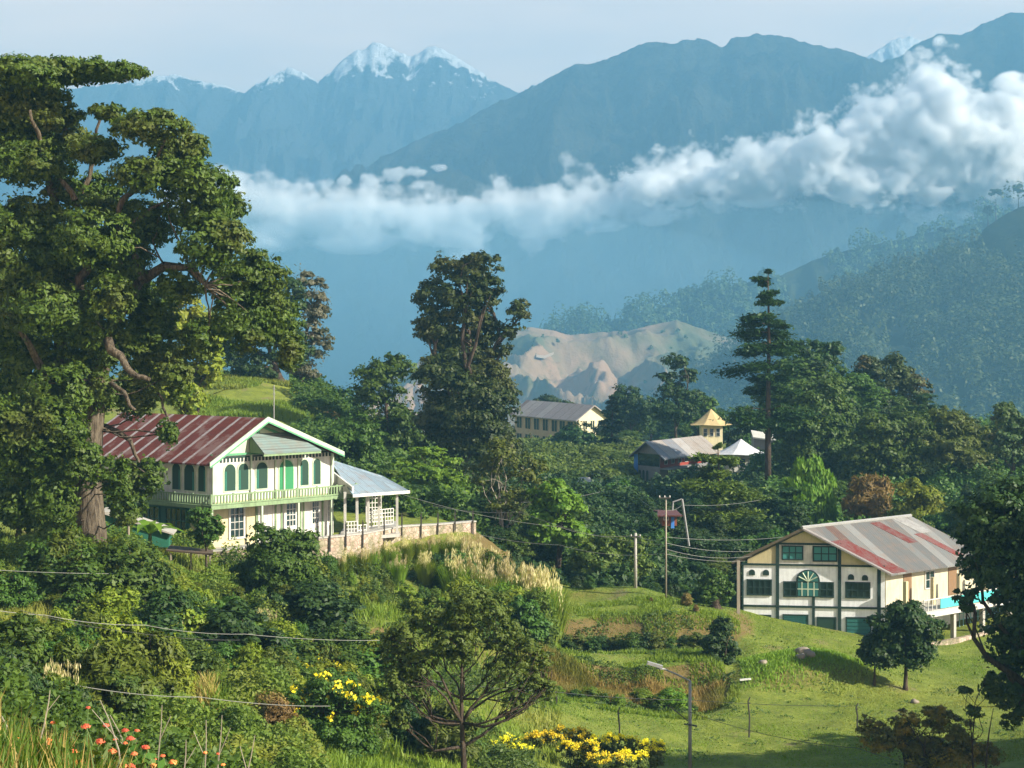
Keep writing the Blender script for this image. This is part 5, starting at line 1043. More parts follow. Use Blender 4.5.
# ------------------------------------------------------------------ poles, fence posts and wires
def pole(name, label, px, top, Y, r=.09, mat=None, bot=None, tilt=0, cat='utility pole', arms=(), ins=True, base_z=None):
    z0 = base_z if base_z is not None else gz(px, Y); x0 = (px - 512) * Y / F; xt, _, zt = W(px + tilt, top, Y)
    o = thing(name, label, cat, (x0, Y, z0)); MB().tube([(x0, Y, z0 - .3), (xt, Y, zt)], [r * 1.15, r * .85], 8).build('shaft', mat or GREYC, o, smooth=True)
    for (dz, L0, L1) in arms:
        m = MB(); m.box((xt + L0, Y - .12, zt - dz), (L1 - L0, 0, 0), (0, .08, 0), (0, 0, .09)); a = m.build('crossarm', DARKM, o); mi = MB()
        for f in (0.05, .5, .95): q = xt + L0 + (L1 - L0) * f; mi.tube([(q, Y - .08, zt - dz + .09), (q, Y - .08, zt - dz + .22)], [.05, .03], 6)
        mi.build('insulator', WHITE, a)
    return o
pole('utility_pole', 'pale grey concrete pole standing alone on the upper terrace', 635.5, 533, 136, .11, arms=((.3, -.35, .35),))
pole('utility_pole', 'tall thin wooden pole behind the brown dried shrubs', 666, 497, 134, .06, WOODP, arms=((.1, -.5, .3),))
H_ = thing('leaning_pole', 'leaning white pole with a bent cross arm in front of the dark trees', 'utility pole', W(689, 545, 150))
MB().tube([W(689, 546, 150), W(682, 499, 150)], .09, 6).build('shaft', STEEL, H_); MB().tube([W(682, 499, 150), W(673, 502, 150), W(672.5, 510, 150)], .07, 5).build('crossarm', STEEL, H_)
lp = thing('street_lamp', 'thin lamp pole with a long side arm ending in a lamp head, bottom centre right', 'lamp post', G(690, 95.5)); q = W(690, 681, 95.5); g_ = G(690, 95.5)
MB().tube([(g_[0], 95.5, g_[2] - .3), q], [.1, .075], 8).build('shaft', STEEL, lp, smooth=True)
MB().tube([W(690, 681, 95.5), W(678, 675, 95.2), W(664, 669, 94.6), W(657, 668, 94.2)], .05, 6).build('arm', STEEL, lp)
MB().box(W(647, 664.5, 94), (.75, 0, -.22), (0, .3, 0), (.04, 0, .14)).build('lamp_head', STEEL, lp)
MB().tube([W(668, 705, 95), W(688, 721, 95.4)], .03, 4).tube([W(684, 724, 95.3), W(697, 726, 95.3)], .04, 4).build('bracket', DARKM, lp)
for px, tp, Y, lb in ((619, 707, 100, 'thin dark fence post just above the yellow flowering bushes'), (749, 697, 104, 'bent dark fence post on the lawn right of the lamp pole'), (857, 703, 106, 'straight dark fence post on the lawn above the golden tipped shrub'), (556, 690, 106, 'short dark fence post among low shrubs left of the bare bank')):
    z0 = gz(px, Y); x, _, zt = W(px, tp, Y); mb = MB().tube([(x, Y, z0 - .2), (x + .03, Y, (z0 + zt) / 2), (x - .05, Y, zt - .25), (x + .06, Y, zt)], [.05, .045, .045, .03], 5)
    mb.box((x - .07, Y - .05, zt - .35), (.14, 0, 0), (0, .05, 0), (0, 0, .05)); mb.build('fence_post', DARKM, label=lb, cat='fence post')
pole('garden_pole', 'slim pale pole rising in front of the shaded side of the mansion', 128.5, 487, 108, .07, WOODP, arms=((.12, -.2, .2),))
def wire(label, pts, sag=.0, r=.012, mat=None, n=14):
    P = []
    for a, b in zip(pts[:-1], pts[1:]):
        a, b = Vector(W(*a)), Vector(W(*b))
        for i in range(n): f = i / n; q = a.lerp(b, f); q.z -= sag * 4 * f * (1 - f); P.append(q)
    P.append(Vector(W(*pts[-1]))); MB().tube(P, r, 4).build('power_line', mat or WIRE, label=label, cat='power line')
WIRE = paint('bare_cable', (0.22, 0.22, 0.20), rough=.4, dirt=.2); WIRED = paint('black_cable', (0.06, 0.06, 0.06), rough=.5)
wire('pale cable crossing the upper left thicket from the left edge to the mansion corner', [(-60, 566, 86), (165, 573, 100)], .15)
wire('lower pale cable sagging across the thicket and scrub in the left half', [(-60, 598, 70), (45, 615, 74), (145, 625, 78), (245, 634, 84), (395, 640, 92)], .12)
wire('second dark cable just under the lower pale cable at the left', [(20, 610, 72), (130, 632, 78), (240, 640, 84)], .1, WIRED and .011, WIRED)
wire('thin cable hanging above the brown bank at the lower left', [(-40, 676, 60), (80, 686, 64), (200, 697, 70), (330, 706, 78)], .1, .013)
wire('cable from behind the veranda to the top of the pale concrete pole', [(395, 492, 138), (560, 527, 137), (636, 535, 136)], .35)
wire('cable from the pale concrete pole past the tall wooden pole to the dark wood', [(636, 535, 136), (666, 537, 134), (800, 535, 150)], .3)
wire('upper cable of the pair running left from the tall wooden pole', [(400, 497, 150), (520, 512, 145), (666, 545, 134)], .45)
wire('lower cable of the pair running left from the tall wooden pole', [(430, 520, 142), (560, 545, 138), (666, 553, 134)], .4)
wire('topmost cable running from the wooden pole to the half timbered house gable', [(666, 543, 134), (755, 551, 138)], .25)
wire('middle cable running from the wooden pole to the half timbered house gable', [(666, 549, 134), (752, 556, 138)], .35)
wire('lowest cable running from the wooden pole to the half timbered house', [(666, 554, 134), (745, 561, 138)], .2)
wire('cable strung high from the wooden pole to the leaning white pole', [(640, 499, 150), (664, 510, 134), (682, 505, 150), (760, 500, 160)], .2)
wire('faint cable strung through the treetops right of the veranda', [(330, 478, 150), (470, 500, 160), (600, 492, 170)], .5)
wire('thin cable crossing the shaded lawn in the lower right', [(690, 712, 95.4), (857, 748, 90), (1060, 790, 80)], .3, .013, WIRED)
wire('thin fence wire strung above the lawn in front of the bare bank', [(430, 680, 100), (556, 692, 106), (690, 700, 108), (857, 706, 106)], .1, .012, WIRED)
# the white plank on the mound and the path on the knoll
x, y, z = G(745, 115); MB().box((x - .3, y, z + .2), (.7, .2, .03), (0, .3, 0), (0, 0, .07)).build('white_plank', WHITE, label='small white plank lying on the shaded lawn mound', cat='plank')
for px, Y, s_ in ((803, 118.5, .5), (809, 118.2, .42), (800, 117.8, .35), (763, 117, .3), (915, 113, .25)):
    r_ = np.random.default_rng(int(px)); V = ICV * (1 + .25 * r_.normal(size=(len(ICV), 1)) * .6) * np.array([s_, s_ * .8, s_ * .7]); me = np_mesh('rock', V, ICF); o = link_mesh('rock', me, paint('tan_rock', (0.24, 0.20, 0.15), dirt=.5)); g_ = G(px, Y); o.location = (g_[0], g_[1], g_[2] + s_ * .25)
    tag(o, 'tan rock lying in the grass of the lawn and its mound', 'rock', 'rocks on the lawn')
pt = [G(p_, Y_) for p_, Y_ in ((175, 200), (200, 203), (215, 206), (232, 210), (245, 216), (238, 222))]; m = MB()
for a, b in zip(pt[:-1], pt[1:]): a, b = Vector(a), Vector(b); m.poly([a + Vector((0, -1, .1)), b + Vector((0, -1, .1)), b + Vector((0, .7, .12)), a + Vector((0, .7, .12))])
m.build('path', paint('dusty_path', (0.42, 0.34, 0.24)), kind='structure')
# ------------------------------------------------------------------ far woods, grass, flowers
def crown_field(name, GX, GY, GZ, n, hgt, leaf, kleaf, size, seed, f0=.15, f1=1.0, pxr=(500, 1100), label=''):
    r_ = np.random.default_rng(seed); nr, nc = GX.shape[0] - 30, GX.shape[1]; i = (r_.uniform(f0, f1, n) * (nr - 1)).astype(int); j = r_.integers(0, nc, n)
    C = np.stack([GX[i, j], GY[i, j], GZ[i, j]], -1); px = 512 + F * C[:, 0] / C[:, 1]; C = C[(px > pxr[0]) & (px < pxr[1])]; dn = vnoise(C[:, 0] * .012, C[:, 1] * .006, seed); C = C[dn + r_.uniform(-.12, .12, len(C)) > .3]; dn = vnoise(C[:, 0] * .02, C[:, 1] * .01, seed + 5); m = len(C)
    C[:, :2] += r_.normal(size=(m, 2)) * 3; hh = hgt * FS * (.55 + .9 * dn) * r_.uniform(.55, 1.35, m) * (1 + .5 * (r_.random(m) > .93)); w_ = hh * r_.uniform(.28, .5, m)
    e = unit(r_.normal(size=(m, kleaf, 3))); e[..., 2] = abs(e[..., 2]) * 1.6 - .55
    lump = 1 + .25 * np.sin(e[..., :1] * 5 + r_.uniform(0, 6, (m, 1, 1)))
    P = C[:, None] + e * lump * np.stack([w_, w_, hh * .42], -1)[:, None] + np.array([0, 0, 1.]) * (hh * .55)[:, None, None]
    N = unit(e + np.array([0, 0, .3]) + r_.normal(size=e.shape) * .35); V, Fc = leaf_quads(P.reshape(-1, 3), N.reshape(-1, 3), size, 1.3, r_)
    tag(link_mesh(name, np_mesh(name, V, Fc), leaf), label, 'forest', kind='stuff')
L_FAR = leaf_mat('far_leaves', (0.02, 0.042, 0.018), (0.085, 0.105, 0.045), trans=.15, cscale=.012)
crown_field('forest', FX, FY, FZ, 3600, 13, L_FAR, 70, 3.2, 201, .45, 1.0, (480, 1060), 'hazy mass of trees clothing the farther wooded ridge')
crown_field('forest', NX, NY, NZ, 6500, 13, L_FAR, 80, 2.4, 202, .15, 1.0, (640, 1060), 'blue green mass of trees covering the nearer wooded hillside at the right')
crown_field('scrub', BX, BY, BZ, 260, 3.5, L_FAR, 26, 2.4, 203, .1, .98, (480, 800), 'scattered dark scrub in the folds of the brown hills')
def far_tree(label, px, top, bot, Y, kind):
    b = W(px, bot, Y); h = (bot - top) * Y / F
    if kind == 'umbrella': L = [(px, top + 3, 5.5, 2.0, 0), (px - 4, top + 6, 3.5, 1.4, 0), (px + 4, top + 5.5, 3.5, 1.4, 0)]
    elif kind == 'round': L = [(px, top + 3.5, 4.5, 3.5, 0), (px + 2, top + 7, 3.5, 3, 0), (px - 3, top + 5, 2.5, 2, 0)]
    else: L = [(px, top + 2, 7.5, 2.2, 0)]
    return plant('ridge_tree', label, 'tree', b, pxblobs(L, Y), L_DARK, B_DARK, 1100, 2.0, .8, seed=int(px), fork=.8, twigs=1, nc=8)
far_tree('umbrella shaped tree standing tallest on the skyline of the right hill', 996, 188, 222, 1430 * FS, 'umbrella'); far_tree('small round tree just left of the umbrella tree on the right skyline', 988, 206, 226, 1430 * FS, 'round')
far_tree('round tree on the skyline at the right edge of the picture', 1018, 184, 210, 1430 * FS, 'round'); far_tree('flat topped tree on the lower skyline of the right hill', 944, 228, 256, 1440 * FS, 'flat')
# dirt track on the brown hill
def track(pts):
    m = MB(); P = []
    for px, py in pts:
        j = int(np.argmin(abs(512 + F * BX[0] / BY[0] - px))); col = H - F * BZ[:150, j] / BY[:150, j]; i = int(np.argmin(abs(col - py))); P.append(Vector((BX[i, j], BY[i, j], BZ[i, j] + 4.0)))
    for a, b in zip(P[:-1], P[1:]): m.poly([a + Vector((0, -4, -.8)), b + Vector((0, -4, -.8)), b + Vector((0, 4, 2.4)), a + Vector((0, 4, 2.4))])
    m.build('dirt_track', paint('pale_dust', (0.36, 0.29, 0.22)), kind='structure')
track([(524, 362), (534, 362), (545, 361), (556, 360), (566, 358), (576, 355), (586, 352)])
# grass blades on banks, verges and in the thicket
def blades(name, n, region, hgt, wid, mat, seed, label, dens=None, parent=None):
    r_ = np.random.default_rng(seed); px0, px1, Y0, Y1 = region; px = r_.uniform(px0, px1, n); Y = r_.uniform(Y0, Y1, n); x = (px - 512) * Y / F; m_ = np.ones(n, bool)
    if dens is not None: m_ = r_.random(n) < dens(x, Y, px)
    x, Y = x[m_], Y[m_]; z = ground_h(x, Y); n = len(x); a = r_.uniform(0, 6.283, n); h = hgt * r_.uniform(.5, 1.4, n) * (.7 + .6 * vnoise(x * .5, Y * .5, 7)); w_ = wid * r_.uniform(.6, 1.3, n)
    b = np.stack([x, Y, z - .03], -1); d = np.stack([np.cos(a) * w_, np.sin(a) * w_, 0 * a], -1); ln = np.stack([r_.normal(size=n), r_.normal(size=n), 0 * a], -1) * (h * .3)[:, None]
    V = np.stack([b - d, b + d, b + ln + np.stack([0 * h, 0 * h, h], -1)], 1).reshape(-1, 3); o = link_mesh(name, np_mesh(name, V, np.arange(3 * n).reshape(n, 3)), mat, parent); tag(o, label, 'grass', kind='stuff'); return o
G_GREEN = leaf_mat('grass_blades', (0.075, 0.12, 0.018), (0.17, 0.21, 0.035), (0.20, 0.18, 0.06), trans=.35, cscale=.12)
G_DRY = leaf_mat('dry_grass_blades', (0.20, 0.13, 0.06), (0.34, 0.24, 0.12), (0.12, 0.13, 0.03), trans=.3, cscale=.3)
G_DARK = leaf_mat('lush_grass_blades', (0.035, 0.08, 0.015), (0.09, 0.15, 0.03), trans=.35, cscale=.2)
patch = lambda s, lo: (lambda x, y, px: (vnoise(x * s, y * s, 3) > lo) * 1.0)
blades('grass', 150000, (500, 1040, 96, 138), .09, .035, G_GREEN, 1, 'short sunny meadow grass on the lawns', lambda x, y, px: .35 + .65 * (vnoise(x * .4, y * .4, 3) > .5))
blades('grass', 60000, (520, 740, 108, 134), .26, .04, G_GREEN, 2, 'rough tufted grass on the terrace edges', lambda x, y, px: (vnoise(x * .5, y * .7, 5) > .52) * 1.0)
blades('dry_grass', 26000, (532, 722, 112.5, 115.8), .55, .04, G_DRY, 3, 'dry brown grass hanging over the bare earth bank', None)
blades('grass', 110000, (-40, 560, 72, 122), .45, .04, G_GREEN, 4, 'rough long grass between the shrubs at the left and centre', lambda x, y, px: .25 + .75 * (vnoise(x * .3, y * .3, 8) > .5))
blades('dry_grass', 22000, (-60, 700, 9, 72), .34, .012, G_DRY, 15, 'dead dry stems among the near slope grass', patch(.6, .5))
blades('grass', 90000, (-60, 700, 9, 72), .27, .014, G_DARK, 5, 'long grass of the near slope at the bottom left', None)
blades('dry_grass', 9000, (120, 215, 76, 90), .5, .04, G_DRY, 6, 'dry tan grass by the clearing at the lower left', patch(.4, .45))
blades('grass', 60000, (180, 340, 195, 225), .5, .09, G_GREEN, 7, 'grass covering the knoll behind the mansion', patch(.15, .3))
blades('grass', 26000, (740, 880, 114, 123), .22, .05, G_GREEN, 8, 'long bright grass on the lawn mound', lambda x, y, px: np.exp(-((px - 825) / 32) ** 2 - ((y - 119.5) / 2.6) ** 2) + .8 * np.exp(-((px - 765) / 26) ** 2 - ((y - 117.5) / 2.4) ** 2))
def undergrowth(name, n, region, hgt, size, mat, seed, label, sc_=.25, lo=.42):
    r_ = np.random.default_rng(seed); px0, px1, Y0, Y1 = region; px = r_.uniform(px0, px1, n); Y = r_.uniform(Y0, Y1, n); x = (px - 512) * Y / F
    v = fbm(x * sc_, Y * sc_, 3, seed) * .5 + .5; ed = np.minimum(np.minimum(px - px0, px1 - px) / 45, np.minimum(Y - Y0, Y1 - Y) / ((Y1 - Y0) * .12)) + fbm(x * .6, Y * .6, 3, 77); v = v - .3 * np.clip(.6 - ed, 0, 1); k = v > lo; x, Y, v = x[k], Y[k], v[k]; n = len(x)
    top = hgt * np.clip((v - lo) / .25, 0.05, 1) * (.6 + .8 * vnoise(x * sc_ * 5, Y * sc_ * 5, seed)); z = ground_h(x, Y) + top * r_.uniform(.2, 1.0, n) ** .5
    V, Fc = leaf_quads(np.stack([x, Y, z], -1), unit(np.stack([r_.normal(size=n) * .6, r_.normal(size=n) * .6 - .35, np.ones(n) * .8], -1)), size, 1.6, r_); tag(link_mesh(name, np_mesh(name, V, Fc), mat), label, 'undergrowth', kind='stuff')
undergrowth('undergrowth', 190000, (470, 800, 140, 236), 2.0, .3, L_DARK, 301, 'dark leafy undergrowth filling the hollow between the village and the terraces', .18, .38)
undergrowth('undergrowth', 170000, (740, 1080, 150, 300), 2.4, .3, L_MID, 302, 'leafy undergrowth below the trees of the wooded slope', .18, .36)
undergrowth('undergrowth', 120000, (290, 500, 142, 230), 2.2, .28, L_MID, 303, 'leafy undergrowth between the mansion and the columnar evergreen', .2, .38)
undergrowth('undergrowth', 240000, (-40, 330, 60, 122), 1.3, .12, L_SUN, 304, 'tangled leafy ground cover in the left thicket', .3, .44)
undergrowth('undergrowth', 120000, (200, 560, 84, 128), .9, .11, L_MID, 305, 'leafy weeds between the shrubs below the stone wall', .35, .5)
undergrowth('undergrowth', 70000, (470, 640, 236, 330), 1.6, .36, L_OLIVE, 308, 'scrub below the long yellow building', .18, .2)
undergrowth('undergrowth', 40000, (535, 735, 107, 130), .5, .10, L_MID, 306, 'leafy weeds along the terrace banks', .5, .55)
undergrowth('undergrowth', 110000, (-80, 250, 22, 62), 1.0, .07, L_MID, 307, 'broad weeds on the near slope at the lower left', .5, .5)
undergrowth('weeds', 26000, (560, 1040, 96, 134), .32, .10, L_MID, 311, 'dark weeds and tufts dotted over the lawns', .9, .66)
# plumed reed grass
def reed(seed, h=2.6, n=900, plumes=26):
    r_ = np.random.default_rng(seed); o = thing('plume_grass', 'x', 'reed grass', (0, 0, 0)); a = r_.uniform(0, 6.283, n); rr = r_.uniform(0, .5, n) ** .8; L = h * r_.uniform(.4, .85, n); t_ = r_.uniform(.1, .5, n)
    b = np.stack([np.cos(a) * rr, np.sin(a) * rr, 0 * a], -1); tip = b + np.stack([np.cos(a) * L * t_, np.sin(a) * L * t_, L], -1); w_ = np.stack([-np.sin(a), np.cos(a), 0 * a], -1) * .03
    mid = (b + tip) / 2 + np.stack([0 * a, 0 * a, L * .12], -1); V = np.concatenate([np.stack([b - w_, b + w_, mid + w_ * .8, mid - w_ * .8], 1).reshape(-1, 3), np.stack([mid - w_ * .8, mid + w_ * .8, tip + w_ * .1, tip - w_ * .1], 1).reshape(-1, 3)])
    link_mesh('blades', np_mesh('blades', V, np.arange(len(V)).reshape(-1, 4)), G_GREEN, o); PV = []
    for k in range(plumes):
        a0 = r_.uniform(0, 6.283); r0 = r_.uniform(0, .45); top = np.array([math.cos(a0) * r0 * 1.8, math.sin(a0) * r0 * 1.8, h * r_.uniform(.75, 1.1)]); ln = h * .34; m = 42; f = r_.random(m)
        c = top - np.array([0, 0, 1]) * (f * ln)[:, None] + r_.normal(size=(m, 3)) * (.035 + .05 * np.sin(f * 3.14))[:, None]; d = np.stack([r_.normal(size=m) * .02, r_.normal(size=m) * .02, .11 + 0 * f], -1); s_ = unit(r_.normal(size=(m, 3))) * .022
        PV.append(np.stack([c - d, c + s_, c + d, c - s_], 1).reshape(-1, 3))
    V = np.concatenate(PV); link_mesh('plumes', np_mesh('plumes', V, np.arange(len(V)).reshape(-1, 4)), PLUME, o); o['h'] = h; return o
PLUME = leaf_mat('plumes', (0.40, 0.35, 0.18), (0.58, 0.52, 0.30), trans=.4)
R1, R2 = reed(1), reed(2, 2.6, 900, 14); R2.name = 'plume_grass.001'
k = 0
for px, Y, tp in ((342, 122, 555), (350, 123, 545), (362, 123, 546), (372, 124, 542), (384, 126, 538), (392, 126, 540), (405, 128, 534), (418, 129, 532), (430, 130, 533), (440, 131, 531), (452, 131, 528), (462, 132, 529), (470, 130, 530), (478, 128, 538), (486, 128, 542), (494, 128, 545), (506, 126, 552), (516, 126, 558), (529, 125, 560), (538, 125, 558), (545, 125, 562), (456, 124, 545), (470, 124, 552), (484, 124, 556), (425, 125, 548), (398, 123, 552),
                  (262, 104, 612), (270, 104, 616), (188, 92, 612), (200, 92, 622), (214, 92, 630), (150, 84, 640), (100, 70, 640), (120, 76, 655), (60, 62, 655), (222, 95, 640)):
    T = (R1, R2)[k % 2]; hh = .85 * max(1.4, (H - tp) * Y / F - gz(px, Y)); s_ = hh / 2.6
    lab, grp = ('pale plumed reed grass clump on the sunny bank below the veranda', 'plumed reed grass along the bank below the veranda') if k < 26 else ('tall feathery reed clump in the thicket on the left slope', 'reed clumps in the left thicket')
    if k < 2: o = T; o.location = G(px, Y); o.scale = (s_, s_, s_); o['label'] = lab; o['group'] = grp
    else: copy_plant(T, G(px, Y), rnd.uniform(0, 6.28), (s_, s_, s_), lab, grp)
    k += 1
# yellow flowering bushes
FL_Y = leaf_mat('yellow_petals', (0.55, 0.38, 0.02), (0.85, 0.68, 0.05), trans=.3); FL_O = leaf_mat('orange_petals', (0.62, 0.11, 0.07), (0.80, 0.26, 0.16), trans=.3)
def flower_extra(mat, n, size, top=True, name='blossom', zmin=.35, cl=9):
    def fn(root, r_, P, N):
        sel = P[(P[:, 2] > np.quantile(P[:, 2], zmin)) & (N[:, 2] > .35)]; c = sel[r_.permutation(len(sel))[:n]] - np.array(root.location); nn = unit(r_.normal(size=(len(c), cl, 3)) + [0, -.3, .8])
        q = c[:, None] + r_.normal(size=(len(c), cl, 3)) * size * .8 + [0, -.05, .12]; V, Fc = leaf_quads(q.reshape(-1, 3), nn.reshape(-1, 3), size, 1.3, r_); link_mesh(name, np_mesh(name, V, Fc), mat, root)
    return fn
TR('flowering_bush', 'large dark green bush with scattered yellow blossoms at the lower left centre', 330, 80, [(300, 700, 22, 14), (325, 690, 24, 14), (350, 700, 24, 16), (372, 712, 18, 16), (310, 725, 34, 20), (345, 732, 34, 18), (285, 720, 18, 18), (330, 748, 50, 12)], L_MID, n=22000, size=.13, tr=.08, seed=81, stems=4, cat='flowering bush', crown_name='foliage', stem_name='stem', clump=.3, nc=24, extra=flower_extra(FL_Y, 34, .14, zmin=.6, cl=14))
bl = ['leftmost and widest of the yellow flowered bushes at the bottom edge', 'yellow flowered bush second from left at the bottom edge, standing taller', 'tallest yellow flowered bush with a flat golden top at the bottom edge', 'yellow flowered bush in the middle of the row, below the flat topped one', 'long golden topped bush right of the flat topped one at the bottom edge', 'yellow flowered bush low in the row under the thin fence post', 'rounded golden bush second from right at the bottom edge', 'rightmost yellow flowered bush at the bottom edge beside the lamp pole']
for i, (px, Y, L) in enumerate(((507, 93, [(492, 752, 14, 9), (512, 748, 16, 10), (500, 760, 26, 12), (524, 756, 12, 10)]), (541, 95, [(535, 742, 11, 8), (548, 742, 11, 8), (541, 752, 14, 12)]), (572, 96.5, [(560, 738, 14, 8), (580, 738, 14, 8), (570, 750, 18, 12)]), (577, 92, [(570, 752, 12, 8), (588, 752, 12, 8), (578, 762, 16, 10)]),
                                (614, 96, [(598, 743, 12, 7), (615, 743, 14, 8), (630, 746, 10, 7), (614, 754, 22, 9)]), (606, 91, [(600, 762, 14, 8), (617, 762, 14, 8), (606, 770, 20, 10)]), (632, 92.5, [(626, 760, 12, 8), (640, 762, 10, 8), (632, 768, 14, 10)]), (653, 94.5, [(645, 749, 9, 7), (657, 749, 10, 7), (652, 758, 13, 9)]))):
    TR('golden_bush', bl[i], px, Y, L, L_OLIVE, n=5200, size=.12, tr=.05, seed=90 + i, stems=3, cat='flowering bush', group='yellow flowered bushes along the bottom edge', crown_name='foliage', stem_name='stem', clump=.34, nc=16, inner=.1, extra=flower_extra(FL_Y, 190, .065, zmin=.62, cl=7))
TR('yellow_shrub', 'loose shrub strewn with yellow flowers beside the thicket cable', 330, 92, [(300, 672, 14, 10), (322, 668, 12, 9), (345, 672, 14, 9), (325, 682, 30, 12)], L_YEL, n=5000, size=.14, tr=.05, seed=99, stems=3, cat='flowering bush', crown_name='foliage', stem_name='stem', extra=flower_extra(FL_Y, 26, .1, zmin=.4, cl=8))
# orange flowers near the camera
GSTEM = paint('flower_stem', (0.10, 0.16, 0.05), dirt=.2)
def flower(label, px, py, Y, r, group='orange flower heads at the bottom left', mat=FL_O, cat='flower'):
    h = W(px, py, Y); g_ = G(px + rnd.uniform(-8, 8), Y); o = thing('orange_flower', label, cat, g_, group); r_ = np.random.default_rng(int(abs(px) * 7 + py)); n = 110; e = unit(r_.normal(size=(n, 3))); e[:, 2] = abs(e[:, 2]) * .7
    P = np.array(h) + e * r * r_.uniform(.5, 1, (n, 1)); V, Fc = leaf_quads(P - np.array(g_), unit(e + [0, -.4, .5] + r_.normal(size=(n, 3)) * .4), r * .30, 2.6, r_); link_mesh('petals', np_mesh('petals', V, Fc), mat, o)
    m = MB(); a, b = Vector(g_), Vector(h); md = a.lerp(b, .5) + Vector((rnd.uniform(-.08, .08), 0, .05)); m.tube([a, md, b], [.010, .008, .006], 5); m.build('stem', GSTEM, o)
    n = 16; f = r_.uniform(.1, .9, n); P = np.array(g_) + (np.array(h) - np.array(g_)) * f[:, None] + r_.normal(size=(n, 3)) * .05; V, Fc = leaf_quads(P - np.array(g_), unit(r_.normal(size=(n, 3)) + [0, -.3, .8]), .06, 2.6, r_); link_mesh('leaves', np_mesh('leaves', V, Fc), L_MID, o)
rf_ = random.Random(5)
fl = [(rf_.uniform(-5, 165), rf_.uniform(738, 772), rf_.uniform(14.5, 17.5), rf_.uniform(.03, .06)) for _ in range(26)] + [(5, 736, 17, .045), (53, 723, 18, .04), (86, 727, 17, .065), (106, 726, 18, .05), (48, 741, 16, .055), (73, 752, 15.5, .055), (50, 756, 15, .06), (14, 757, 15, .045), (125, 731, 17, .05), (130, 739, 16.5, .055), (137, 731, 18, .04), (145, 748, 16, .055), (112, 752, 16, .065), (103, 758, 15.5, .05), (78, 764, 14.5, .08), (45, 767, 14.5, .05), (27, 766, 15, .04), (205, 753, 17, .032), (218, 754, 18, .028), (223, 765, 16, .03), (173, 763, 15.5, .055), (153, 766, 15, .045), (88, 708, 22, .045), (2, 768, 14, .05)]
for i, (px, py, Y, r) in enumerate(fl): flower('orange red flower head on a thin stem in the long grass at the bottom left', px, py, Y, r * .64)
for i, (x0, x1, y1, Y) in enumerate(((125, 100, 700, 16), (150, 162, 705, 18), (198, 206, 720, 17), (208, 222, 715, 18), (230, 255, 735, 17), (35, 50, 690, 16), (8, -4, 712, 15), (176, 186, 740, 17), (138, 110, 715, 17))):
    g_ = G(x0, Y); h = W(x1, y1, Y); o = thing('bare_stalk', 'thin pale bare stalk rising from the long grass at the bottom left', 'stalk', g_, 'bare stalks at the bottom left'); a, b = Vector(g_), Vector(h)
    MB().tube([a, a.lerp(b, .4) + Vector((.03, 0, .06)), a.lerp(b, .75) + Vector((.02, 0, .04)), b], [.008, .007, .005, .003], 5).tube([a.lerp(b, .6) + Vector((.02, 0, .04)), a.lerp(b, .85) + Vector((.1 if i % 2 else -.1, 0, .04))], [.004, .003], 4).build('stem', WOODP, o)
# banana plant by the mansion
b = G(150, 112); o = thing('banana_plant', 'broad leaved banana plant before the shaded side of the mansion', 'banana plant', b); MB().tube([b, (b[0], b[1], b[2] + 1.6)], [.16, .1], 7).build('stem', L_OLIVE, o); V = []; Fq = []
for k in range(9):
    a = k * .7 + .3; L = 1.9 + .3 * (k % 3); up = 1.0 + .25 * (k % 4); dirn = np.array([math.cos(a), math.sin(a), 0]); sd_ = np.array([-dirn[1], dirn[0], 0]); base = np.array(b) + [0, 0, 1.5]; m_ = 7; i0 = len(V)
    for j in range(m_ + 1):
        f = j / m_; c = base + dirn * L * f + np.array([0, 0, up * f * 1.6 - 1.5 * f * f * up]); w_ = .3 * math.sin(math.pi * min(f + .06, 1)) ** .7; V += [c - sd_ * w_ + [0, 0, .08 * w_], c - [0, 0, .05], c + sd_ * w_]
    for j in range(m_): q = i0 + j * 3; Fq += [(q, q + 1, q + 4, q + 3), (q + 1, q + 2, q + 5, q + 4)]
    if k == 8: link_mesh('leaves', np_mesh('leaves', np.array(V) - np.array(b), Fq), L_BRIGHT, o)
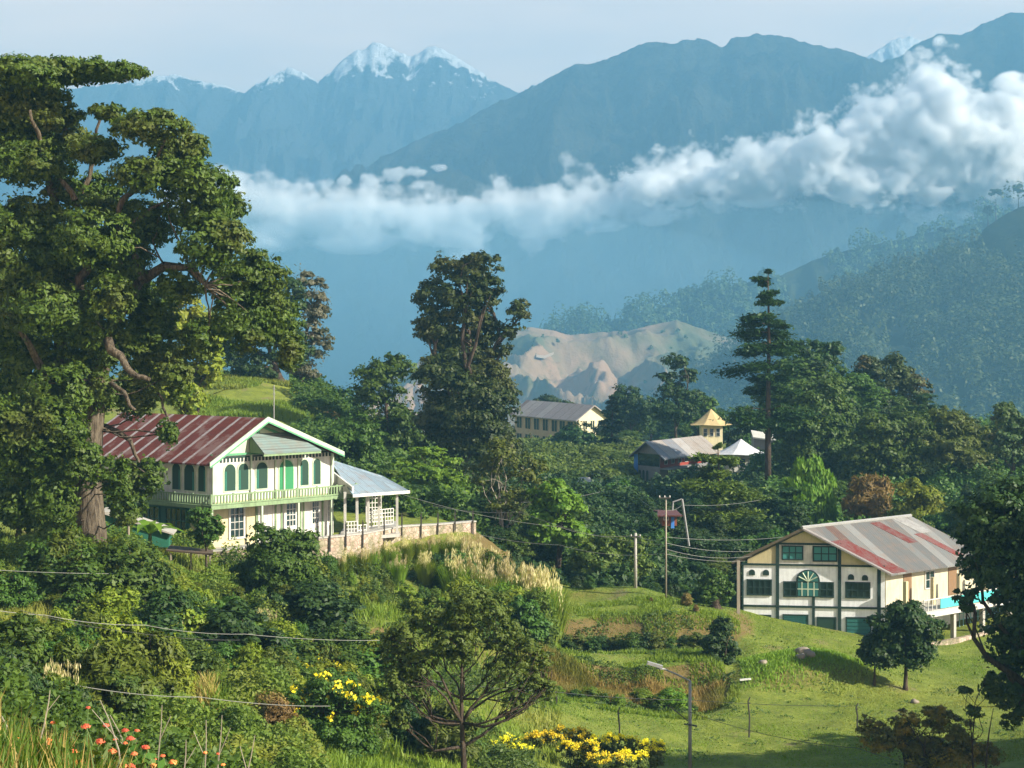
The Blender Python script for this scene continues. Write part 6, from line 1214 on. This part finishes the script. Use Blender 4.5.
# ------------------------------------------------------------------ cloud bank (a real fog volume grown from puffs)
def puffs(name, seeds, Y, depth, dens, vox, n1, label, seed, emul=1.0, band=8):
    r_ = np.random.default_rng(seed); V = []; Fc = []; k = 0
    def ball(c, r, sq=1.0):
        nonlocal k
        V.append(ICV * np.array([r, r, r * sq]) + c); Fc.append(ICF + k); k += len(ICV)
    for px, py, rp, sq in seeds:
        y = Y + depth * r_.uniform(-.5, .5); c = np.array(W(px, py, Y)); c[1] = y; r = rp * Y / F; ball(c, r, sq)
        for _ in range(n1):
            d = r_.normal(size=3); d /= np.linalg.norm(d); d[2] = abs(d[2]) * 1.0 if r_.random() < .75 else d[2]
            d /= np.linalg.norm(d); rr = r * r_.uniform(.22, .5); cc = c + d * np.array([r, r, r * sq]) * r_.uniform(.75, 1.08); ball(cc, rr, .85)
            for _ in range(5):
                e = r_.normal(size=3); e /= np.linalg.norm(e); e = e * .7 + d * .6; e /= np.linalg.norm(e)
                ball(cc + e * rr * .95, rr * r_.uniform(.25, .5), .9)
    me = np_mesh(name, np.concatenate(V), np.concatenate(Fc))
    o = link_mesh(name, me, None)
    ng = bpy.data.node_groups.new(name, 'GeometryNodeTree')
    ng.interface.new_socket('Geometry', in_out='INPUT', socket_type='NodeSocketGeometry'); ng.interface.new_socket('Geometry', in_out='OUTPUT', socket_type='NodeSocketGeometry')
    gi = ng.nodes.new('NodeGroupInput'); go = ng.nodes.new('NodeGroupOutput'); mv = ng.nodes.new('GeometryNodeMeshToVolume'); sm = ng.nodes.new('GeometryNodeSetMaterial')
    mv.resolution_mode = 'VOXEL_SIZE'; mv.inputs['Voxel Size'].default_value = vox; mv.inputs['Interior Band Width'].default_value = vox * band; mv.inputs['Density'].default_value = 1.0
    t = NT(name + '_vapour'); p = t.pos(False)
    n = t.noise(p, 0.011, 8, 0.72)
    at = t.add('ShaderNodeAttribute', attribute_name='density')
    d = t.math('SUBTRACT', t.math('MULTIPLY', at.outputs['Fac'], 4.0), t.math('MULTIPLY', n, emul), clamp=True)
    d = t.math('MULTIPLY', d, dens)
    pv = t.add('ShaderNodeVolumePrincipled'); pv.inputs['Color'].default_value = (1, 1, 1, 1); pv.inputs['Anisotropy'].default_value = 0.0
    pv.inputs['Density Attribute'].default_value = ''; t.put(pv.inputs['Density'], d)
    t.l.new(pv.outputs[0], t.o.inputs['Volume'])
    sm.inputs['Material'].default_value = t.m
    ng.links.new(gi.outputs[0], mv.inputs[0]); ng.links.new(mv.outputs[0], sm.inputs[0]); ng.links.new(sm.outputs[0], go.inputs[0])
    o.modifiers.new('vapour', 'NODES').node_group = ng
    me.materials.append(t.m)
    tag(o, label, 'cloud', kind='stuff'); return o
CY = 1900 * FS
puffs('cloud', [(935, 130, 62, .95), (990, 140, 62, .9), (880, 140, 56, .85), (835, 155, 46, .8), (1050, 150, 70, .9), (785, 165, 40, .75), (940, 182, 60, .5), (1010, 185, 60, .5), (860, 188, 55, .45), (745, 165, 32, .85), (712, 168, 32, .9),
                (680, 182, 38, .8), (715, 185, 38, .7), (640, 192, 36, .7), (760, 192, 46, .45), (655, 196, 28, .7), (1110, 150, 70, .8), (938, 86, 22, 1.2), (862, 104, 24, 1), (905, 100, 26, 1), (970, 100, 26, 1), (690, 135, 10, 1), (655, 150, 12, .8)],
      CY, 60 * FS, 0.16, 5.0, 30, 'tall white cumulus cloud lying across the mountains at the right', 3, 1.35, 7)
puffs('cloud', [(585, 190, 31, .7), (620, 200, 35, .7), (550, 204, 37, .7), (505, 208, 38, .7), (460, 214, 42, .6), (415, 216, 42, .6), (370, 216, 42, .65), (325, 212, 42, .7), (280, 204, 40, .8), (235, 196, 40, .8), (190, 200, 42, .8),
                (600, 222, 40, .4), (655, 214, 35, .5), (540, 230, 44, .35), (450, 238, 51, .3), (350, 242, 56, .3), (265, 238, 51, .4), (568, 158, 15, .9), (590, 165, 14, .8), (640, 160, 14, .8), (500, 180, 14, .8)],
      CY + 30, 40 * FS, 0.075, 6.0, 12, 'low grey white cloud bank trailing in front of the mountains at the left', 9, 1.5, 8)
puffs('cloud', [(345, 182, 9, .6), (370, 180, 11, .5), (395, 176, 11, .6), (418, 172, 10, .5), (440, 168, 8, .5)],
      2290 * FS, 40, 0.06, 6.0, 12, 'small white cloud strip above the dark spur left of the middle', 12)

for c_, rr, lab in ((W(660, 322, 2910), (1250, 120, 190), 'thin blue mist hanging in the far valley'), (W(300, 325, 2910), (850, 120, 200), 'thin blue mist hanging behind the knoll')):
    o = link_mesh('mist', np_mesh('mist', ico_np(4)[0] * np.array(rr), ico_np(4)[1]), None); o.location = c_; t = NT('mist'); pv = t.add('ShaderNodeVolumePrincipled'); pv.inputs['Density'].default_value = 1.9e-3; pv.inputs['Color'].default_value = (0.42, 0.72, .88, 1)
    t.l.new(pv.outputs[0], t.o.inputs['Volume']); o.data.materials.append(t.m); tag(o, lab, 'mist', kind='stuff')
# ------------------------------------------------------------------ the air
for T in (TA, TB, TC, SA, SB, SC):
    if T.name not in used_t:
        for c in list(T.children): bpy.data.objects.remove(c)
        bpy.data.objects.remove(T)
hz = MB().box((-6500, -80, -420), (13000, 0, 0), (0, 8300, 0), (0, 0, 1390)); 
t = NT('haze'); pv = t.add('ShaderNodeVolumePrincipled'); pv.inputs['Density'].default_value = HAZE; pv.inputs['Color'].default_value = (0.205, 0.49, 0.74, 1); pv.inputs['Anisotropy'].default_value = 0.1
t.l.new(pv.outputs[0], t.o.inputs['Volume'])
hz.build('haze', t.m, kind='stuff')
